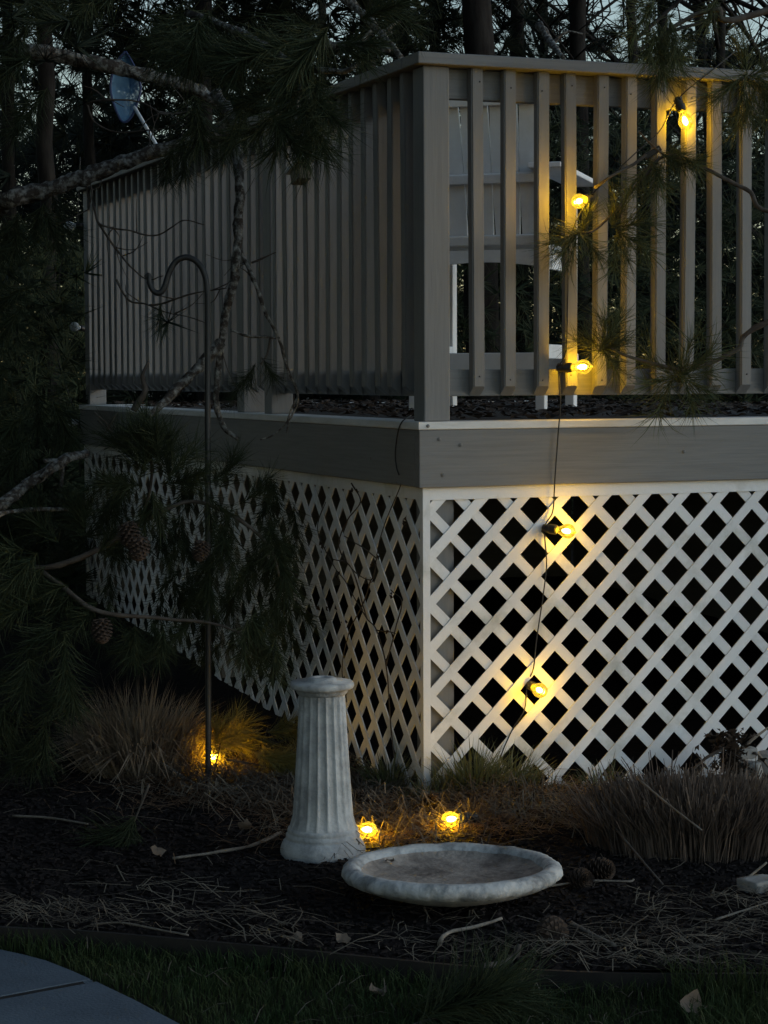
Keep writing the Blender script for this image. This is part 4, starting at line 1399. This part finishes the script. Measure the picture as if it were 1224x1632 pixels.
# climbing vine on the left lattice
t = thing("climbing_vine", "bare thin vine climbing the left lattice near the corner", "vine", on(600, 1230, 0, -0.01))
VX = 0.008
for pts in ([(560, 770), (575, 800), (553, 830), (540, 870), (560, 905), (590, 925), (600, 890), (608, 850), (640, 770)],
            [(630, 1230), (622, 1150), (615, 1060), (600, 1005), (585, 985), (570, 960), (545, 920), (520, 880), (505, 840), (520, 800)],
            [(600, 890), (575, 870), (548, 855)], [(590, 925), (580, 960), (560, 1000), (545, 1060), (552, 1120)], [(615, 1060), (628, 1010), (640, 960), (622, 940)],
            [(585, 985), (560, 905), (530, 890)], [(600, 1005), (630, 1010)]):
    limb(t, [on(x, y, 0, VX + rnd(-.008, .004)) for x, y in pts], 0.0028, 0.0018, "twig", M_TWIG, 0.2, 5, 0.004)
lv = MB()
for x, y in ((568, 775), (600, 890), (622, 942), (590, 925), (530, 965), (645, 830), (516, 870), (540, 915), (552, 990), (620, 1010), (505, 960)):
    for _ in range(4):
        p = on(x + rnd(-8, 8), y + rnd(-8, 8), 0, -0.004) - t.location
        s = 0.010
        lv.add([p, p + Vector((rnd(-s, s), rnd(-s, s), rnd(-s, s))), p + Vector((rnd(-s, s), rnd(-s, s), -s * 1.5)), p + Vector((rnd(-s, s), rnd(-s, s), -s))], [(0, 1, 2, 3)])
lv.build("withered_leaves", M_DARKLEAF, t)


# ------------------------------------------------------------------ sticks, stones, leaves
def stick(name, pts, r0, r1, label, m=M_STICK, z=0.012, cat="stick"):
    P = [on(x, y, 2, z + (q[0] if q else 0)) for x, y, *q in pts]
    P = [Vector((p.x, p.y, p.z + bed_z(p.x, p.y))) for p in P]
    t_ = MB()
    sp_ = spline([p - P[0] for p in P], 6)
    t_.tube(sp_, lerp_radii(r0, r1, len(sp_)), 7, 0.25)
    o_ = t_.build(name, m, None, P[0], smooth=True)
    return tag(o_, label, cat)


stick("stick", [(20, 1298), (80, 1302), (140, 1312)], 0.004, 0.003, "straight pale stick on the mulch at the left edge")
stick("stick", [(275, 1366), (340, 1360), (400, 1345), (447, 1328)], 0.004, 0.006, "long pale stalk on the mulch pointing at the pedestal foot")
stick("stick", [(700, 1502, .0), (704, 1490, .02), (712, 1484, .02), (725, 1478, .01), (760, 1476), (800, 1466)], 0.006, 0.004, "crooked whitish twig on the mulch below the bowl")
stick("stick", [(768, 1536), (800, 1530), (822, 1516, .01), (828, 1500, .03)], 0.008, 0.006, "curved brown stick by the edging below the bowl", M_TWIG)
stick("stick", [(910, 1466), (945, 1488), (980, 1511)], 0.006, 0.0045, "split pale stick lying right of the front pine cone")
stick("stick", [(120, 1145, .10), (165, 1170, .10), (205, 1190, .09), (240, 1215, .06), (285, 1240, .03), (320, 1258)], 0.010, 0.006, "grey dead branch lying across the dry grass at left", M_BARK, cat="branch")
stick("stick", [(310, 1256), (350, 1262), (390, 1255, .01), (430, 1240, .02)], 0.009, 0.006, "grey branch lying below the lamp at the hook pole", M_BARK, cat="branch")
stick("stick", [(368, 1255), (380, 1246, .01), (392, 1238, .03)], 0.005, 0.004, "short forked twig right of the hook pole foot")
stick("stick", [(402, 1252), (425, 1245, .01), (432, 1240, .02)], 0.007, 0.006, "short orange-lit piece of wood left of the pedestal")
stick("stick", [(1015, 1243, .20), (1065, 1280, .19), (1118, 1320, .17)], 0.0035, 0.0025, "thin bent stalk leaning diagonally over the reddish cut grass")
stick("stick", [(968, 1308, .08), (1000, 1345, .05), (1056, 1405)], 0.0045, 0.003, "dark twig leaning against the left side of the reddish grass", M_TWIG)
stick("stick", [(1176, 1410), (1200, 1390, .03), (1222, 1372, .06)], 0.004, 0.003, "pale stalk leaning up beside the flat stone")
stick("stick", [(870, 1412), (940, 1405), (1000, 1406), (1010, 1400)], 0.003, 0.003, "thin pale stalk right of the bowl on the mulch")
stick("stick", [(1140, 1460), (1224, 1436)], 0.003, 0.0025, "long thin straw stalk on the mulch at the right edge")
stick("stick", [(145, 1470), (190, 1472), (240, 1478), (300, 1490)], 0.003, 0.0025, "pale straw stalk near the edging at left")


def rock(label, c, size, seed, m=M_ROCK, name="stone", flatten=1.0):
    bm = bmesh.new()
    bmesh.ops.create_icosphere(bm, subdivisions=3, radius=1)
    for v in bm.verts:
        d0 = v.co.normalized()
        k = 1 + 0.35 * noise.noise(d0 * 1.3 + Vector((seed, 0, 0))) + 0.12 * noise.noise(d0 * 4 + Vector((seed, 3, 0)))
        q = d0 * k
        for ax in range(3):
            q[ax] = max(-0.6, min(0.6, q[ax]))
        v.co = Vector((q.x * size[0], q.y * size[1], q.z * size[2]))
    me_ = bpy.data.meshes.new(name)
    bm.to_mesh(me_)
    bm.free()
    me_.materials.append(m)
    me_.polygons.foreach_set("use_smooth", [True] * len(me_.polygons))
    o_ = link(name, me_, None, c)
    o_.rotation_euler = (0, 0, seed)
    return tag(o_, label, "stone")


rock("flat grey stone on the mulch at the right edge below the reddish grass", on(1212, 1410, 2, 0.015), (0.085, 0.065, 0.030), 0.2)
rock("pale stone wedge behind the reddish grass at the right edge", on(1192, 1228, 1, -0.14), (0.075, 0.05, 0.05), 2.3)
rock("small grey stone topmost of the heap before the right lattice", on(1188, 1200, 1, -0.16), (0.055, 0.04, 0.03), 3.1)
rock("rounded stone rightmost of the heap before the right lattice", on(1222, 1215, 1, -0.12), (0.06, 0.05, 0.06), 4.2)
t0 = on(1165, 1235, 1, -0.17)
t = thing("dark_shrub", "small blackish withered shrub beside the stones before the right lattice", "shrub", t0)
mb = MB()
for i in range(520):
    a, r_ = rnd(0, 2 * pi), abs(random.gauss(0, .045))
    z_ = rnd(0.0, 0.15)
    p = Vector((cos(a) * r_, sin(a) * r_ * .7, z_))
    s = rnd(.010, .022)
    mb.add([p, p + Vector((rnd(-s, s), rnd(-s, s), rnd(-s, s))), p + Vector((rnd(-s, s), rnd(-s, s), rnd(-s, s))), p + Vector((rnd(-s, s), rnd(-s, s), rnd(-s, s)))], [(0, 1, 2, 3)])
mb.build("foliage", M_DARKLEAF, t)
for k, pts in enumerate(([(1175, 1200, 0), (1200, 1178, 0), (1224, 1160, 0)], [(1180, 1190, 0), (1205, 1200, 0), (1224, 1222, 0)], [(1160, 1190, 0), (1130, 1205, 0), (1105, 1226, 0)])):
    limb(t, [on(x, y, 1, -0.17) for x, y, _ in pts], 0.007, 0.004, "twig", M_STICK if k < 2 else M_TWIG, .2, 7)


def leaf(px, py, z, size, label, rot, curl=0.4):
    mb_ = MB()
    n = 7
    vs, fs = [], []
    for i in range(n):
        f = i / (n - 1)
        w = sin(pi * min(1, f * .92 + .06)) ** .8 * .42
        x = (f - .5)
        zc = curl * (f - .5) ** 2
        vs += [(x, -w, zc + .25 * w * curl), (x, 0, zc), (x, w, zc + .30 * w * curl)]
    for i in range(n - 1):
        for j in range(2):
            fs.append((i * 3 + j, i * 3 + j + 1, (i + 1) * 3 + j + 1, (i + 1) * 3 + j))
    mb_.add([(Vector(v) + Vector((0.16 * noise.noise(Vector(v) * 3 + Vector((px, 0, 0))), 0.22 * noise.noise(Vector(v) * 4 + Vector((0, px, 0))), 0.30 * noise.noise(Vector(v) * 3.3 + Vector((0, 0, px)))))) * size for v in vs], fs)
    p = on(px, py, 2, z)
    o_ = mb_.build("dead_leaf", M_LEAF, None, p, smooth=True)
    o_.rotation_euler = rot
    return tag(o_, label, "dead leaf", "dead leaves")


leaf(1100, 1598, 0.0, 0.060, "pale curled dead leaf standing in the dark grass at lower right", (0.9, -0.8, 0.6), .9)
leaf(1125, 1606, -0.02, 0.05, "darker dead leaf flat in the grass beside the pale curled one", (0.2, 0.1, 1.2))
leaf(390, 1318, 0.02, 0.05, "pale dead leaf on the mulch left of the pedestal", (0.4, 0.9, 1.9))
leaf(600, 1580, -0.03, 0.055, "pale dead leaf on the lawn below the edging", (0.2, 0.2, 0.4))
leaf(470, 1496, 0.01, 0.045, "flat dead leaf on the straw by the edging at left of center", (0.2, -0.1, 0.2))
leaf(545, 1497, 0.01, 0.04, "brown dead leaf on the straw below the bowl's left side", (0.4, 0.2, -0.4))
leaf(250, 1358, 0.02, 0.05, "grey folded dead leaf on the mulch left of the long stalk", (0.5, 0.3, 0.2), 1.0)
leaf(622, 1372, 0.075, 0.028, "tiny dark dead leaf lying inside the stone bowl", (0.1, 0.05, 0.3))

# ------------------------------------------------------------------ ground cover
rs = random.Random(21)


def bed_point(smax=2.6):
    a = rs.uniform(-1.9, 1.7)
    # sample along the visible width
    i = 0
    s = rs.uniform(0.01, smax)
    e = None
    for i in range(len(EDGE3) - 1):
        a0, a1 = EDGE3[i].dot(RB), EDGE3[i + 1].dot(RB)
        if a0 <= a <= a1:
            e = EDGE3[i].lerp(EDGE3[i + 1], (a - a0) / (a1 - a0))
            break
    return e + NB * s, s


def under_deck(p):
    return p.x > 0.03 and p.y > 0.03


mc = MB()
for i in range(21000):
    p, s = bed_point(2.8)
    if under_deck(p):
        continue
    z = bed_z(p.x, p.y)
    L, W, H = rs.uniform(.006, .022), rs.uniform(.003, .008), rs.uniform(.002, .006)
    a = rs.uniform(0, pi)
    ti, tj = rs.uniform(-.35, .35), rs.uniform(-.35, .35)
    ux = Vector((cos(a), sin(a), ti))
    uy = Vector((-sin(a), cos(a), tj))
    uz = Vector((0, 0, 1))
    c_ = Vector((p.x, p.y, z + .002))
    mc.add([c_ - ux * L - uy * W, c_ + ux * L * .8 - uy * W, c_ + ux * L + uy * W, c_ - ux * L * .9 + uy * W * .7,
            c_ - ux * L * .8 - uy * W * .7 + uz * H, c_ + ux * L * .7 - uy * W * .6 + uz * H, c_ + ux * L * .8 + uy * W * .7 + uz * H, c_ - ux * L * .7 + uy * W * .5 + uz * H],
           [(4, 5, 6, 7), (0, 1, 5, 4), (1, 2, 6, 5), (2, 3, 7, 6), (3, 0, 4, 7)])
tag(mc.build("mulch_chips", M_CHIP), "black shredded bark mulch covering the bed", "mulch", kind="stuff")


def strands(name, label, cat, count, m, dens, lmin, lmax, wmin, wmax, lift=.012, zoff=0.004, smax=2.6, arch=.015):
    mb_ = MB()
    made = 0
    tries = 0
    while made < count and tries < count * 30:
        tries += 1
        p, s = bed_point(smax)
        if under_deck(p) or rs.random() > dens(p, s):
            continue
        made += 1
        z = bed_z(p.x, p.y) + zoff
        a = rs.gauss(0, .75) if rs.random() < .7 else rs.uniform(0, pi)
        dv = RB * cos(a) + NB * sin(a)
        sdv = Vector((-dv.y, dv.x, 0))
        L = rs.uniform(lmin, lmax)
        bend = rs.uniform(-.35, .35) * L
        w = rs.uniform(wmin, wmax) * .5
        q = []
        h0, h1, h2 = rs.uniform(0, lift), rs.uniform(0, lift) + arch * rs.random(), rs.uniform(0, lift)
        for t_, hh in ((0, h0), (.35, h1), (.7, (h1 + h2) / 2), (1, h2)):
            c_ = Vector((p.x, p.y, z + hh)) + dv * (t_ - .5) * L + sdv * bend * (t_ - t_ * t_) * 4 * .5
            q += [c_ - sdv * w + Vector((0, 0, -w * .4)), c_ + sdv * w]
        mb_.add(q, [(0, 1, 3, 2), (2, 3, 5, 4), (4, 5, 7, 6)])
    return tag(mb_.build(name, m), label, cat, kind="stuff")


def dens_front(p, s):
    n = noise.noise(Vector((p.x * 3.2, p.y * 3.2, 9)))
    a = p.x * RB.x + p.y * RB.y
    right = 1 if a > 0.55 else 0
    if s < 0.26:
        return max(.03, .30 + 1.1 * n)
    if right and s < 0.75:
        return .5 + .5 * n
    if s < 0.45:
        return max(0, .05 + .35 * n)
    return max(0.012, .05 * n)


def dens_back(p, s):
    n = noise.noise(Vector((p.x * 4, p.y * 4, 2)))
    d1 = math.exp(-((p.x - 0.15) ** 2 / .20 + (p.y + 0.30) ** 2 / .05))
    d2 = math.exp(-((p.x + 0.30) ** 2 / .05 + (p.y - 0.15) ** 2 / .30))
    d3 = math.exp(-((p.x + 0.55) ** 2 / .06 + (p.y - 0.55) ** 2 / .08))
    return max(0, min(1, (d1 + d2 + d3) * (.75 + .5 * n)))


strands("straw_litter", "dry pale straw scattered along the front of the bed", "straw", 2300, M_STRAW, dens_front, .02, .12, .0012, .0030, .022)
strands("fallen_needles", "brown fallen pine needles matted around the lattice corner", "pine needles", 6500, M_NEEDLELITTER, dens_back, .06, .13, .0014, .0024, .030)

strands("corner_straw", "tangled dry straw heaped in front of the lattice corner", "straw", 2400, M_STRAW, dens_back, .05, .15, .0022, .0042, .055, arch=.04)

strands("long_straw", "long loose straw stalks lying in heaps along the front of the bed", "straw", 230, M_STRAW, lambda p, s: (1 if noise.noise(Vector((p.x * 2.3, p.y * 2.3, 31))) > .12 else .08) * (1 if s < .55 else .05), .10, .24, .0020, .0036, .030, arch=.03)

# lawn grass
lg = MB()
n_bl = 0
while n_bl < 30000:
    a = rs.uniform(-1.9, 1.75)
    e = None
    for i in range(len(EDGE3) - 1):
        a0, a1 = EDGE3[i].dot(RB), EDGE3[i + 1].dot(RB)
        if a0 <= a <= a1:
            e = EDGE3[i].lerp(EDGE3[i + 1], (a - a0) / (a1 - a0))
            break
    s = rs.uniform(0.015, 1.25)
    p = e - NB * s
    # keep off the paving
    ed_ = [(-0.7, -2.1), (-1.091, -1.585), (-1.235, -1.496), (-1.445, -1.428), (-1.627, -1.375), (-1.847, -1.324), (-2.3, -1.24), (-3.2, -1.16)]
    xe = None
    for k in range(len(ed_) - 1):
        if ed_[k + 1][0] <= p.y <= ed_[k][0]:
            f = (p.y - ed_[k][0]) / (ed_[k + 1][0] - ed_[k][0])
            xe = ed_[k][1] + (ed_[k + 1][1] - ed_[k][1]) * f
    if xe is not None and p.x < xe + 0.006:
        n_bl += 0
        continue
    n_bl += 1
    patch = noise.noise(Vector((p.x * 3, p.y * 3, 4)))
    aa = p.dot(RB)
    tall = 1.0 + (0.9 if aa > 0.55 and s < 0.5 else 0.0)
    h = rs.uniform(.022, .052) * (1 + .5 * patch) * tall * (1.35 if s < .1 else 1)
    az = rs.uniform(0, 2 * pi)
    ln = Vector((cos(az), sin(az), 0)) * rs.uniform(.1, .9) * h
    p0 = Vector((p.x, p.y, -0.054))
    p1 = p0 + ln * .3 + Vector((0, 0, h * .6))
    p2 = p0 + ln + Vector((0, 0, h * rs.uniform(.75, 1)))
    sd_ = Vector((-sin(az), cos(az), 0)) if rs.random() < .5 else Vector((rs.uniform(-1, 1), rs.uniform(-1, 1), 0)).normalized()
    lg.ribbon(p0, p1, p2, rs.uniform(.0022, .0042), sd_)
tag(lg.build("lawn_grass", M_GRASS), "dark green lawn grass between the edging and the paving", "grass", kind="stuff")
# dry blades caught in the lawn
dg = MB()
for i in range(420):
    a = rs.uniform(-1.9, 1.7)
    for k in range(len(EDGE3) - 1):
        a0, a1 = EDGE3[k].dot(RB), EDGE3[k + 1].dot(RB)
        if a0 <= a <= a1:
            e = EDGE3[k].lerp(EDGE3[k + 1], (a - a0) / (a1 - a0))
            break
    s = rs.uniform(0.0, .7) ** 1.2
    p = e - NB * s
    if p.x < -1.24 - max(0, (p.y + 2.0)) * .35 + 0.0 and p.y < -1.0 and s > .25:
        continue
    if noise.noise(Vector((p.x * 3.5, p.y * 3.5, 8))) < -.02:
        continue
    az = rs.uniform(0, 2 * pi)
    L = rs.uniform(.03, .09)
    dv = Vector((cos(az), sin(az), rs.uniform(-.1, .4)))
    p0 = Vector((p.x, p.y, -.035 + rs.uniform(0, .02)))
    dg.ribbon(p0, p0 + dv * L * .5 + Vector((0, 0, .008)), p0 + dv * L, rs.uniform(.002, .004), Vector((-sin(az), cos(az), .2)))
tag(dg.build("dry_blades", M_STRAW), "bleached dry blades caught in the lawn", "dry grass", kind="stuff")
